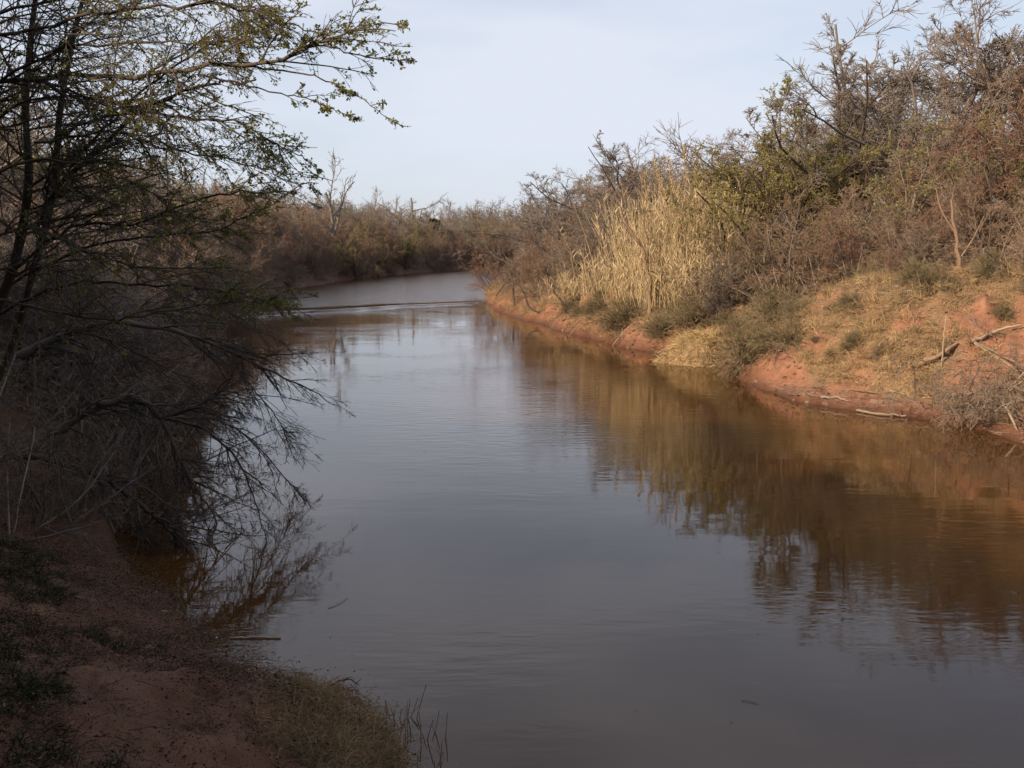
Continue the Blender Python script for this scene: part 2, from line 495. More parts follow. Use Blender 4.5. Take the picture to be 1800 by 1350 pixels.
def height(x, y, full=False):
    shp = np.shape(x)
    x = np.asarray(x, float).ravel(); y = np.asarray(y, float).ravel()
    sd0 = river_sd(x, y)
    wob = (fbm(x * 0.9, y * 0.9, 5, 3) - 0.5) * np.interp(np.abs(y), [0, 20, 60, 150], [0.3, 0.6, 1.1, 2.0])
    sd = sd0 + wob
    right = x > MIDX(y)
    # far side (right bank): a mud shelf, then a cut slope to a flat top
    H = np.interp(y, [0, 25, 34, 45, 56, 66, 84, 125, 200, 300], [4.9, 5.0, 4.9, 4.6, 3.5, 2.9, 2.3, 1.7, 2.0, 2.5])
    W = np.interp(y, [0, 30, 40, 52, 66, 90, 150], [7.5, 7.5, 7.6, 6.2, 5.2, 4.2, 4.0])
    shelf = np.interp(y, [26, 31, 34, 38, 41.5, 44], [0.2, 1.0, 2.3, 1.9, 0.7, 0.15])
    s1 = np.maximum(sd, 0)
    zr = 0.13 * np.minimum(s1, shelf) + 0.16 * np.clip(s1 / 0.25, 0, 1)
    t = np.clip((s1 - shelf) / W, 0, 1)
    gully = (fbm(x * 0.55, y * 0.55, 11, 4) - 0.5)
    prof = t ** 0.85 * (1 - 0.25 * t) / 0.75
    zr = zr + H * np.clip(prof, 0, 1.0) + gully * 1.5 * np.sin(np.pi * np.clip(t, 0, 1)) + 0.01 * np.maximum(s1 - W, 0)
    # near side (left bank)
    near = 1 - sstep(16, 26, y)
    Hl = np.where(y < 18, 4.6, 2.4)
    zl_near = np.minimum(0.10 * np.clip(s1 / 0.15, 0, 1) + 0.46 * s1, 4.4 + 0.02 * s1)
    tl = np.clip(s1 / 5.5, 0, 1)
    zl_far = 0.15 * np.clip(s1 / 0.2, 0, 1) + 2.3 * tl * (2 - tl) + 0.01 * s1
    zl = zl_near * near + zl_far * (1 - near)
    z = np.where(right, zr, zl)
    rid = 1 - np.abs(2 * fbm(x * 0.8 + 3, y * 0.8, 27, 4) - 1)
    z = z + np.where(right, (rid - 0.72) * 1.1 * np.sin(np.pi * np.clip(t * 1.1, 0, 1)) * np.clip(1.6 - y / 90, 0, 1), 0)
    z = z + (fbm(x * 1.7, y * 1.7, 23, 4) - 0.5) * np.where(right, 0.5, 0.3) * np.clip(s1 / 1.2, 0, 1)
    z = z + (fbm(x * 5.5, y * 5.5, 29, 3) - 0.5) * 0.11 * np.clip(s1 / 0.3, 0, 1)
    z = z + (fbm(x * 0.02, y * 0.02, 31, 3) - 0.5) * 6 * np.clip((s1 - 40) / 200, 0, 1)
    z = np.where(sd < 0, np.maximum(-0.35 * np.abs(sd) - 0.02, -1.8), z)
    if full:
        return z.reshape(shp), sd.reshape(shp), right.reshape(shp), t.reshape(shp)
    return z.reshape(shp)


def gz(x, y):
    return float(height(np.array([x]), np.array([y]))[0])


def ground_at(px, d):
    p = at(px, 430, d)
    return np.array([p[0], p[1], gz(p[0], p[1])])


def hit(px, py, up=0.0, lift=None):
    """Point on the ground seen in a direction of the photograph."""
    v = at(px, py, 1.0) - np.array([0, 0, CAM_H])
    d = np.geomspace(4, 300, 1500)
    X = v[0] * d; Y = v[1] * d; Z = CAM_H + v[2] * d
    h = np.maximum(height(X, Y), 0.0)
    k = int(np.argmax(Z < h)) if (Z < h).any() else len(d) - 1
    return np.array([X[k], Y[k], h[k] + up])


def build_terrain():
    # rays from the camera's foot: dense in the viewed sector, coarse behind
    a1 = np.linspace(R(-31), R(31), 370)
    a2 = np.linspace(R(31), R(329), 90)[1:-1]
    ang = np.concatenate([a1, a2])
    rad = np.concatenate([np.linspace(0.0, 5, 10)[1:], np.geomspace(5.25, 110, 320), np.geomspace(113, 4000, 60)])
    A, Rd = np.meshgrid(ang, rad, indexing='ij')
    X = np.sin(A) * Rd; Y = np.cos(A) * Rd
    z, sd, right, t = height(X, Y, True)
    na, nr = X.shape
    V = np.stack([X, Y, z], -1).reshape(-1, 3)
    V = np.vstack([V, [[0, 0, gz(0, 0)]]])
    idx = np.arange(na * nr).reshape(na, nr)
    nx = np.roll(idx, -1, axis=0)
    Q = np.stack([idx[:, :-1], idx[:, 1:], nx[:, 1:], nx[:, :-1]], -1).reshape(-1, 4)
    T = np.stack([np.full(na, na * nr), idx[:, 0], nx[:, 0]], -1)
    # litter and dead grass cover, soaked mud, and painted shade
    n1 = fbm(X * 0.35, Y * 0.35, 41, 4); n2 = fbm(X * 1.1, Y * 1.1, 47, 3)
    vr = np.clip(0.48 + 0.8 * sstep(0.35, 1.0, t) + 1.9 * (n1 - 0.5) + 1.1 * (n2 - 0.5), 0, 1) * sstep(0.5, 2.0, sd)
    vl = np.clip(0.5 + 1.8 * (n1 - 0.5) + 0.9 * (n2 - 0.5) + 0.6 * sstep(18, 30, Y), 0, 1) * sstep(0.1, 0.8, sd)
    veg = np.where(right, vr, vl)
    veg = np.maximum(veg, sstep(9, 14, sd))
    wet_shade = np.clip(1 - sd / (0.35 + 0.5 * n2), 0, 1) * np.where(sd > -0.5, 1, 1)
    painted_shade = (0.82 + 0.7 * (n1 - 0.5) + 0.5 * (n2 - 0.5)) * sstep(-0.2, 0.5, sd) * (1 - sstep(14, 30, sd))   # shade painted into the left bank's soil colour
    wet_shade = np.where(right, wet_shade, np.clip(np.maximum(wet_shade, painted_shade), 0, 0.95))
    one = np.array([0.3])
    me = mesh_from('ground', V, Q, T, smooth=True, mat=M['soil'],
                   attrs={'veg': np.concatenate([veg.ravel(), one]), 'wet_shade': np.concatenate([wet_shade.ravel(), 0 * one])})
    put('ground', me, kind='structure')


build_terrain()


def build_water():
    # a low riffle crosses the river; the water beyond stands a hand higher
    A = np.array([-3.5, 102.0]); B = np.array([-19.7, 86.5])
    u = (A - B) / np.linalg.norm(A - B)
    n = np.array([-u[1], u[0]])
    if n[1] < 0: n = -n
    us = np.concatenate([np.linspace(-400, -60, 12), np.linspace(-55, 45, 170), np.linspace(50, 500, 14)])
    ns = np.concatenate([np.linspace(-260, -20, 30), np.linspace(-19, -1.5, 56), np.linspace(-1.4, 1.6, 44), np.linspace(1.9, 12, 22), np.linspace(14, 700, 40)])
    U, N = np.meshgrid(us, ns, indexing='ij')
    crook = (fbm(U * 0.3, U * 0 + 3.3, 61, 4) - 0.5) * 2.6
    X = B[0] + u[0] * U + n[0] * N; Y = B[1] + u[1] * U + n[1] * N
    wd = 0.42 + 0.25 * sstep(-2, 16, U)        # the lip eases a little towards the point
    step = np.clip((N + crook) / wd, 0, 1)
    waves = (fbm(X * 0.9, Y * 1.6, 71, 3) - 0.5) * 0.22 * sstep(-16, -1, N) * (1 - sstep(0.6, 2.0, N)) * sstep(12, -14, U)
    Z = (0.28 - 0.12 * sstep(-6, 18, U)) * step + waves * np.exp(-np.maximum(-N, 0) / 6.0)
    chop = np.maximum(4.0 * sstep(2.2, 6, N + crook), sstep(-18, -1, N) * (1 - sstep(0, 3, N)) * sstep(20, -10, U))
    na, nr = X.shape
    idx = np.arange(na * nr).reshape(na, nr)
    Q = np.stack([idx[:-1, :-1], idx[1:, :-1], idx[1:, 1:], idx[:-1, 1:]], -1).reshape(-1, 4)
    me = mesh_from('water', np.stack([X, Y, Z], -1).reshape(-1, 3), Q, smooth=True, mat=M['water'], attrs={'chop': chop.ravel()})
    put('river_water', me, kind='structure')


build_water()


rng = np.random.default_rng(101)

# ------------------------------------------------------------------ plant prototypes: dict part -> mesh, plus height and radius
class Proto:
    def __init__(self, parts, h):
        self.parts = parts; self.h = h


def geo_top(*geos):
    return max(float(np.percentile(np.concatenate(g.v)[:, 2], 99.7)) for g in geos if g.v)


def bare_shrub(stems=11, h=4.6, spread=38, twig='twig_brown', droop=-0.25, dens=1.0, thick=1.0, leaf=None, nleaf=0):
    a = rng.uniform(0, 2 * math.pi, stems)
    el = np.clip(R(90) - np.abs(rng.normal(0, R(spread), stems)), R(18), R(88))
    d = np.stack([np.cos(a) * np.cos(el), np.sin(a) * np.cos(el), np.sin(el)], -1)
    st = np.stack([rng.normal(0, 0.25, stems), rng.normal(0, 0.25, stems), np.full(stems, -0.25)], -1)
    P0, R0 = grow(st, d, h * rng.uniform(0.75, 1.15, stems), 9, 0.10, (0, 0, -0.05), 0.045 * thick, 0.25)
    P1, R1 = sub(P0, R0, 11 * dens, 0.12, 0.98, (38, 14), 0.46, 6, 0.13, (0, 0, droop * 0.5), 0.55, 0.3, 0.011 * thick)
    P2, R2 = sub(P1, R1, 7 * dens, 0.1, 0.98, (40, 14), 0.50, 4, 0.15, (0, 0, droop), 0.6, 0.4, 0.0105 * thick)
    P3, R3 = sub(P2, R2, 5, 0.1, 0.98, (38, 14), 0.55, 3, 0.15, (0, 0, droop), 0.75, 0.6, 0.0095 * thick)
    tr = Geo().tubes(P0, R0, 5)
    cr = Geo().tubes(P1, R1, 3).tubes(P2, R2, 3).tubes(P3, R3, 3)
    parts = {'trunk': tr.mesh('shrub_stems', M['twig_grey' if twig != 'bark_dark' else 'bark_dark'], True), 'crown': cr.mesh('shrub_twigs', M[twig])}
    if leaf:
        g = leaves_on(P3, nleaf, 0.07)
        parts['leaves'] = g.mesh('shrub_leaves', M[leaf])
    return Proto(parts, geo_top(tr, cr))


def leaves_on(P, n, size, t0=0.1, spread=0.8, width=0.55):
    Mb, N, _ = P.shape
    idx = np.repeat(np.arange(Mb), n)
    t = t0 + (1 - t0) * rng.random(len(idx))
    f = t * (N - 1); i = np.minimum(f.astype(int), N - 2); fr = (f - i)[:, None]
    pos = P[idx, i] * (1 - fr) + P[idx, i + 1] * fr
    tan = nrm(P[idx, i + 1] - P[idx, i])
    d = tan + spread * rng.normal(size=tan.shape)
    return Geo().leaves(pos, d, size * rng.uniform(0.6, 1.4, len(idx)), width)


def bare_tree(h=9.0, twig='twig_grey', bark='bark_grey', nmain=7, dens=1.0, leaf=None, nleaf=2, lsize=0.10, up=0.25, trunk_h=0.28, thick=1.0, wander=0.14, fine=True, nfine=7):
    P0, R0 = grow([[0, 0, -0.4]], [[rng.normal(0, .12), rng.normal(0, .12), 1]], [h * 0.62], 10, 0.07, (0, 0, 0.05), [0.16 * thick], 0.35)
    PA, RA = sub(P0, R0, nmain, trunk_h, 0.95, (42, 10), 0.95, 9, wander * 0.8, (0, 0, up), 0.62, 0.25, 0.03, 0.45)
    PB, RB = sub(PA, RA, 9 * dens, 0.15, 0.98, (44, 12), 0.44, 7, wander, (0, 0, up * 0.4), 0.55, 0.3, 0.016 * thick)
    PC, RC = sub(PB, RB, 8 * dens, 0.12, 0.98, (42, 14), 0.48, 5, wander * 1.1, (0, 0, 0.0), 0.6, 0.35, 0.011 * thick)
    tr = Geo().tubes(P0, R0, 7).tubes(PA, RA, 5)
    cr = Geo().tubes(PB, RB, 4).tubes(PC, RC, 3)
    last = PC
    if fine:
        PD, RD = sub(PC, RC, nfine, 0.1, 0.98, (38, 14), 0.66, 3, wander * 1.1, (0, 0, -0.05), 0.6, 0.5, 0.0078 * thick)
        cr.tubes(PD, RD, 3)
        last = PD
    parts = {'trunk': tr.mesh('tree_trunk', M[bark], True), 'crown': cr.mesh('tree_twigs', M[twig])}
    if leaf:
        parts['leaves'] = leaves_on(last, nleaf, lsize).mesh('tree_leaves', M[leaf])
    return Proto(parts, geo_top(tr, cr))


def salt_bush(h=1.3, mat='salt_bush', n=260, flop=0.7):
    """feathery low bush: fine strands springing from the base"""
    a = rng.uniform(0, 2 * math.pi, n); el = np.clip(R(90) - np.abs(rng.normal(0, R(42), n)), R(10), R(88))
    d = np.stack([np.cos(a) * np.cos(el), np.sin(a) * np.cos(el), np.sin(el)], -1)
    st = np.stack([rng.normal(0, 0.22, n), rng.normal(0, 0.22, n), np.full(n, -0.1)], -1)
    P, Rr = grow(st, d, h * rng.uniform(0.6, 1.2, n), 5, 0.1, (0, 0, -flop), 0.012, 0.35)
    P1, R1 = sub(P, Rr, 9, 0.2, 0.98, (30, 12), 0.30, 3, 0.1, (0, 0, -0.3), 0.9, 0.5, 0.008)
    g = Geo().tubes(P1, R1, 3)
    g0 = Geo().tubes(P, Rr, 3)
    return Proto({'trunk': g0.mesh('bush_stems', M['twig_brown']), 'crown': g.mesh('bush_sprays', M[mat])}, geo_top(g, g0))


def tuft(n=46, h=0.55, mat='dry_grass', lean=45, w=0.022, flop=1.2, spread=0.16):
    a = rng.uniform(0, 2 * math.pi, n); el = np.clip(R(90) - np.abs(rng.normal(0, R(lean), n)), R(8), R(89))
    d = np.stack([np.cos(a) * np.cos(el), np.sin(a) * np.cos(el), np.sin(el)], -1)
    st = np.stack([rng.normal(0, spread, n), rng.normal(0, spread, n), np.full(n, -0.04)], -1)
    P, _ = grow(st, d, h * rng.uniform(0.5, 1.3, n), 4, 0.12, (0, 0, -flop), 0.01)
    return Geo().blades(P, np.full(n, w)).mesh('tuft', M[mat])


SHRUB = [bare_shrub(11, 4.6, 38, 'twig_brown', dens=1.0), bare_shrub(10, 4.4, 46, 'twig_red', -0.35, 1.0), bare_shrub(9, 5.0, 30, 'twig_grey', -0.1, 1.0),
         bare_shrub(12, 4.2, 50, 'twig_brown', -0.45, 0.9), bare_shrub(10, 4.6, 40, 'twig_brown', -0.3, 0.9, leaf='leaf_olive', nleaf=2)]
TREE = [bare_tree(9, dens=1.0, nfine=10), bare_tree(9, dens=1.0, nmain=8, up=0.15, nfine=9), bare_tree(9.5, 'twig_brown', nmain=6, up=0.4, nfine=10)]
GREEN = [bare_tree(8, 'twig_brown', 'bark_dark', 9, 0.9, 'leaf_olive', 5, 0.06, up=0.45, trunk_h=0.12), bare_tree(7.5, 'twig_brown', 'bark_dark', 9, 0.9, 'leaf_olive', 3, 0.06, up=0.35, trunk_h=0.1),
         bare_tree(8, 'twig_grey', 'bark_grey', 8, 0.9, 'leaf_bud', 1, 0.10, up=0.3, trunk_h=0.15)]
FARTREE = [bare_tree(10, 'twig_grey', nmain=7, dens=0.9, up=0.3, thick=1.8, fine=False, wander=0.2), bare_tree(10, 'twig_grey', nmain=6, dens=0.9, up=0.2, thick=1.4, fine=False, wander=0.26)]
def cedar_proto(h=8.0):
    n = 5000
    tr = Geo().tubes(*grow([[0, 0, -.3]], [[0, 0, 1]], [h * .9], 6, 0.03, (0, 0, 0), [.16]), 6)
    t = rng.random(n) ** 0.8; a = rng.uniform(0, 6.28, n)
    rr = h * 0.33 * np.sqrt(np.clip(1 - (t - 0.3) ** 2 / 0.5, 0.04, 1)) * rng.uniform(0.35, 1.08, n) * (0.8 + 0.3 * np.sin(a * 3 + t * 9))
    pos = np.stack([np.cos(a) * rr, np.sin(a) * rr, h * (0.1 + 0.9 * t)], -1)
    cr = Geo().leaves(pos, np.stack([np.cos(a), np.sin(a), 0.7 + 0 * a], -1) + 0.5 * rng.normal(size=pos.shape), 0.42 * rng.uniform(.6, 1.3, n), 0.45)
    return Proto({'trunk': tr.mesh('cedar_trunk', M['bark_dark'], True), 'crown': cr.mesh('cedar_sprays', M['leaf_cedar'])}, h)


CEDAR = cedar_proto()
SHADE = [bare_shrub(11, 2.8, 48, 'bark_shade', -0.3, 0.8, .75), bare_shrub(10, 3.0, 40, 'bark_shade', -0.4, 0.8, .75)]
SALT = [salt_bush(1.3), salt_bush(1.2, 'salt_bush', 220, 1.0)]


def plant(proto, name, cat, px, d, ytop, label, group=None, rz=None, wide=1.0, loc=None):
    """A plant standing on the ground at distance d below photo column px, as tall as to reach photo row ytop."""
    g = ground_at(px, d) if loc is None else np.array([loc[0], loc[1], gz(loc[0], loc[1])])
    top = at(px, ytop, g[1])[2]
    s = max(0.2, (top - g[2]) / proto.h)
    e = put(name, None, loc=tuple(g), rz=rng.uniform(0, 6.28) if rz is None else rz, scale=(s * wide, s * wide, s), label=label, cat=cat, group=group)
    e.empty_display_size = 0.2
    for k, me in proto.parts.items():
        put(k, me, e)
    return e


# ------------------------------------------------------------------ scatter of uncountable stuff (geometry nodes)
def scatter(name, pts, scl, protos, idx=None, rot=None, label=None, cat=None):
    """protos: list of lists of meshes; one instance of protos[idx] at every point"""
    pts = np.asarray(pts, np.float32); n = len(pts)
    idx = rng.integers(0, len(protos), n) if idx is None else idx
    me = bpy.data.meshes.new(name)
    me.vertices.add(n); me.vertices.foreach_set('co', pts.ravel())
    if rot is None:
        rot = np.stack([rng.normal(0, 0.08, n), rng.normal(0, 0.08, n), rng.uniform(0, 6.28, n)], -1)
    a = me.attributes.new('rot', 'FLOAT_VECTOR', 'POINT'); a.data.foreach_set('vector', np.asarray(rot, np.float32).ravel())
    scl = np.asarray(scl, np.float32)
    if scl.ndim == 1: scl = np.repeat(scl[:, None], 3, 1)
    a = me.attributes.new('scl', 'FLOAT_VECTOR', 'POINT'); a.data.foreach_set('vector', scl.ravel())
    a = me.attributes.new('idx', 'INT', 'POINT'); a.data.foreach_set('value', np.asarray(idx, np.int32))
    o = put(name, me, kind='stuff', label=label, cat=cat)
    ng = bpy.data.node_groups.new(name, 'GeometryNodeTree')
    ng.interface.new_socket('Geometry', in_out='INPUT', socket_type='NodeSocketGeometry')
    ng.interface.new_socket('Geometry', in_out='OUTPUT', socket_type='NodeSocketGeometry')
    N, L = ng.nodes, ng.links
    gi = N.new('NodeGroupInput'); go = N.new('NodeGroupOutput')
    jn = N.new('GeometryNodeJoinGeometry')
    def attr(nm, ty):
        x = N.new('GeometryNodeInputNamedAttribute'); x.data_type = ty; x.inputs['Name'].default_value = nm
        return x.outputs['Attribute']
    ar, as_, ai = attr('rot', 'FLOAT_VECTOR'), attr('scl', 'FLOAT_VECTOR'), attr('idx', 'INT')
    e2r = N.new('FunctionNodeEulerToRotation'); L.new(ar, e2r.inputs[0])
    for k, meshes in enumerate(protos):
        cmp_ = N.new('FunctionNodeCompare'); cmp_.data_type = 'INT'; cmp_.operation = 'EQUAL'
        ins = [s for s in cmp_.inputs if s.type == 'INT']
        L.new(ai, ins[0]); ins[1].default_value = k
        for m_ in meshes:
            po = bpy.data.objects.new('instance_' + m_.name, m_)
            oi = N.new('GeometryNodeObjectInfo'); oi.inputs['Object'].default_value = po
            oi.inputs['As Instance'].default_value = True
            ip = N.new('GeometryNodeInstanceOnPoints')
            L.new(gi.outputs[0], ip.inputs['Points']); L.new(cmp_.outputs[0], ip.inputs['Selection'])
            L.new(oi.outputs['Geometry'], ip.inputs['Instance'])
            L.new(e2r.outputs[0], ip.inputs['Rotation']); L.new(as_, ip.inputs['Scale'])
            L.new(ip.outputs[0], jn.inputs[0])
    L.new(jn.outputs[0], go.inputs[0])
    md = o.modifiers.new('scatter', 'NODES'); md.node_group = ng
    return o


def proto_meshes(pr):
    return list(pr.parts.values())


# ------------------------------------------------------------------ woods that read as one mass
def wood_points(n, dfun, seed, test):
    r = np.random.default_rng(seed); out = []
    while len(out) < n:
        p = dfun(r)
        if test(p): out.append(p)
    return np.array(out)


def build_far_wood():
    r = np.random.default_rng(3)
    pts = []; sc_ = []; ids = []
    protos = [proto_meshes(p) for p in (FARTREE[0], FARTREE[1], SHRUB[0], SHRUB[1], SHRUB[2], SHRUB[4], GREEN[2])]
    hs = [FARTREE[0].h, FARTREE[1].h, SHRUB[0].h, SHRUB[1].h, SHRUB[2].h, SHRUB[4].h, GREEN[2].h]
    # front row along the outer bank of the bend, then ranks of trees behind it
    sh = np.array(LEFT[1:8]); seg = np.linalg.norm(np.diff(sh, axis=0), axis=1); cum = np.concatenate([[0], np.cumsum(seg)])
    for off0, off1, n, hlo, hhi, kinds in ((0.8, 4.0, 130, 4.5, 7.2, (2, 3, 3, 2)), (4, 9, 110, 7.5, 10.5, (2, 3, 4, 5, 2)), (9, 22, 110, 9.5, 13, (0, 4, 6, 4, 2)), (20, 70, 150, 11, 17, (0, 1, 0, 4))):
        for k in range(n):
            s = r.uniform(0, cum[-1]); i = min(np.searchsorted(cum, s) - 1, len(seg) - 1); i = max(i, 0)
            f = (s - cum[i]) / seg[i]; p = sh[i] * (1 - f) + sh[i + 1] * f
            t = (sh[i + 1] - sh[i]) / seg[i]; nn = np.array([t[1], -t[0]])
            if river_sd([p[0] + nn[0] * 3], [p[1] + nn[1] * 3])[0] < 0: nn = -nn
            q = p + nn * r.uniform(off0, off1)
            if river_sd([q[0]], [q[1]])[0] < 0.5: continue
            kd = kinds[r.integers(len(kinds))]
            pts.append((q[0], q[1], gz(q[0], q[1]))); ids.append(kd); sc_.append(r.uniform(hlo, hhi) / hs[kd])
    # wood on the flat beyond, all round the horizon in view
    for k in range(330):
        x = r.uniform(-260, 340); y = r.uniform(180, 420)
        if river_sd([x], [y])[0] < 25: continue
        kd = (0, 1, 0, 4)[r.integers(4)]
        pts.append((x, y, gz(x, y))); ids.append(kd); sc_.append(r.uniform(11, 18) / hs[kd])
    scatter('far_wood', pts, np.array(sc_) * 1.0, protos, np.array(ids))


build_far_wood()


def build_promontory_thicket():
    """bare scrub massed behind the nearer plants of the lit bank"""
    r = np.random.default_rng(12)
    pr = [SHRUB[0], SHRUB[1], SHRUB[2], SHRUB[3], TREE[0], TREE[2]]
    pts = []; ids = []; s_ = []
    for k in range(2400):
        y = 44 * (190 / 44) ** r.random(); x = r.uniform(-5, 75)
        sd = river_sd([x], [y])[0]
        lo = np.interp(y, [44, 60, 80, 100, 140], [6.0, 5.5, 4, 3.0, 2.0])
        if sd < lo or sd > 38: continue
        if x / y > 0.62: continue
        if r.random() > 0.62: continue
        back = sd > lo + 7
        kd = r.integers(0, 6) if back else r.integers(0, 4)
        hgt = (r.uniform(.6, 1.0) * np.interp(sd - lo, [0, 2, 4, 7], [1.3, 2.6, 4.6, 5.8]) if not back else r.uniform(6.5, 9.4)) * np.interp(y, [44, 80, 120], [1.08, 1.15, 1.15])
        pts.append((x, y, gz(x, y))); ids.append(kd); s_.append(hgt / pr[kd].h)
    pr = pr + SALT                                                    # low feathery brush dotted down the slope
    for k in range(420):
        y = r.uniform(30, 75); x = r.uniform(2, 30)
        sd = river_sd([x], [y])[0]
        if sd < np.interp(y, [30, 40, 46, 60], [2.8, 2.8, 1.2, .9]) or sd > 10 or x / y > .6 or fbm(np.array([x * .5]), np.array([y * .5]), 77, 2)[0] < .47: continue
        kd = 6 + r.integers(0, 2) if r.random() < .8 else 3
        pts.append((x, y, gz(x, y) - .05)); ids.append(kd); s_.append(r.uniform(.5, 1.15) / pr[kd].h * (1.3 if kd == 3 else 1))
    scatter('bank_thicket', pts, np.array(s_), [proto_meshes(p) for p in pr], np.array(ids))


build_promontory_thicket()


def build_near_wood():
    """bare and budding wood on the camera's own bank: beside, behind and beyond the leaning trees"""
    r = np.random.default_rng(5)
    pr = [SHRUB[0], SHRUB[1], SHRUB[2], GREEN[2], TREE[0], GREEN[0], TREE[2]]
    pts = []; ids = []; s_ = []
    # along the bank ahead
    for k in range(900):
        y = 27 * 5 ** r.random(); x = r.uniform(-75, -8)
        sd = river_sd([x], [y])[0]
        if sd < 0.7 or sd > 30 or -x / y > 0.75: continue
        back = sd > 8
        kd = r.integers(0, 3) if not back else r.integers(0, 5)
        hgt = r.uniform(3.8, 6.5) if not back else r.uniform(8, 12)
        pts.append((x, y, gz(x, y))); ids.append(kd); s_.append(hgt / pr[kd].h)
    # cedar and bare grove out of view, added to shade the near bank
    pr = pr + [CEDAR]
    for k in range(420):
        x = r.uniform(-36, 6); y = r.uniform(-34, 18)
        if river_sd([x], [y])[0] < 4: continue
        if y > -4 and x > -0.53 * max(y, 0) - 6.0: continue          # stays clear of the open view
        if y <= -4 and x > -2 and y > -10: continue
        kd = (3, 4, 7, 7, 7, 7)[r.integers(6)]
        pts.append((x, y, gz(x, y))); ids.append(kd); s_.append(r.uniform(6.5, 10.5) / pr[kd].h)
    for x, y, h_ in ((-4.5, -3.5, 14), (-0.5, -6.5, 15), (-8.5, -1.5, 11), (4, -9, 15)):  # tall unseen trees, added to darken the near bank further
        for kd in (3, 4):
            pts.append((x + r.normal(0, .4), y + r.normal(0, .4), gz(x, y))); ids.append(kd); s_.append(h_ / pr[kd].h)
    for k in range(70):                                              # scrub hanging over the water's edge
        f = r.random(); q = np.array([(-12.6, 33), (-15.6, 45), (-19, 60), (-23, 80), (-27.5, 105)]); u = f * 4; i = min(int(u), 3)
        p = q[i] * (1 - u + i) + q[i + 1] * (u - i)
        x, y = p[0] - r.uniform(0, 2.0), p[1]
        kd = r.integers(0, 3)
        pts.append((x, y, gz(x, y) - .2)); ids.append(kd); s_.append(r.uniform(2.8, 5) / pr[kd].h)
    scatter('near_bank_wood', pts, np.array(s_), [proto_meshes(p) for p in pr], np.array(ids))


build_near_wood()

rng = np.random.default_rng(202)

# ------------------------------------------------------------------ the leaning trees over the water (near bank)
def limb_set(specs, n=26, fat=1.0):
    """specs: (list of (px,py,d)), r0, r1 -> arrays"""
    P = []; Rr = []
    for pts, r0, r1 in specs:
        p = spline([at(*q) for q in pts], n)
        p[1:-1] += rng.normal(0, 0.012, (n - 2, 3)) * np.linalg.norm(p[0] - p[-1]) / 3
        P.append(p); Rr.append(np.linspace(r0, r1, n) * fat)
    return np.array(P), np.array(Rr)


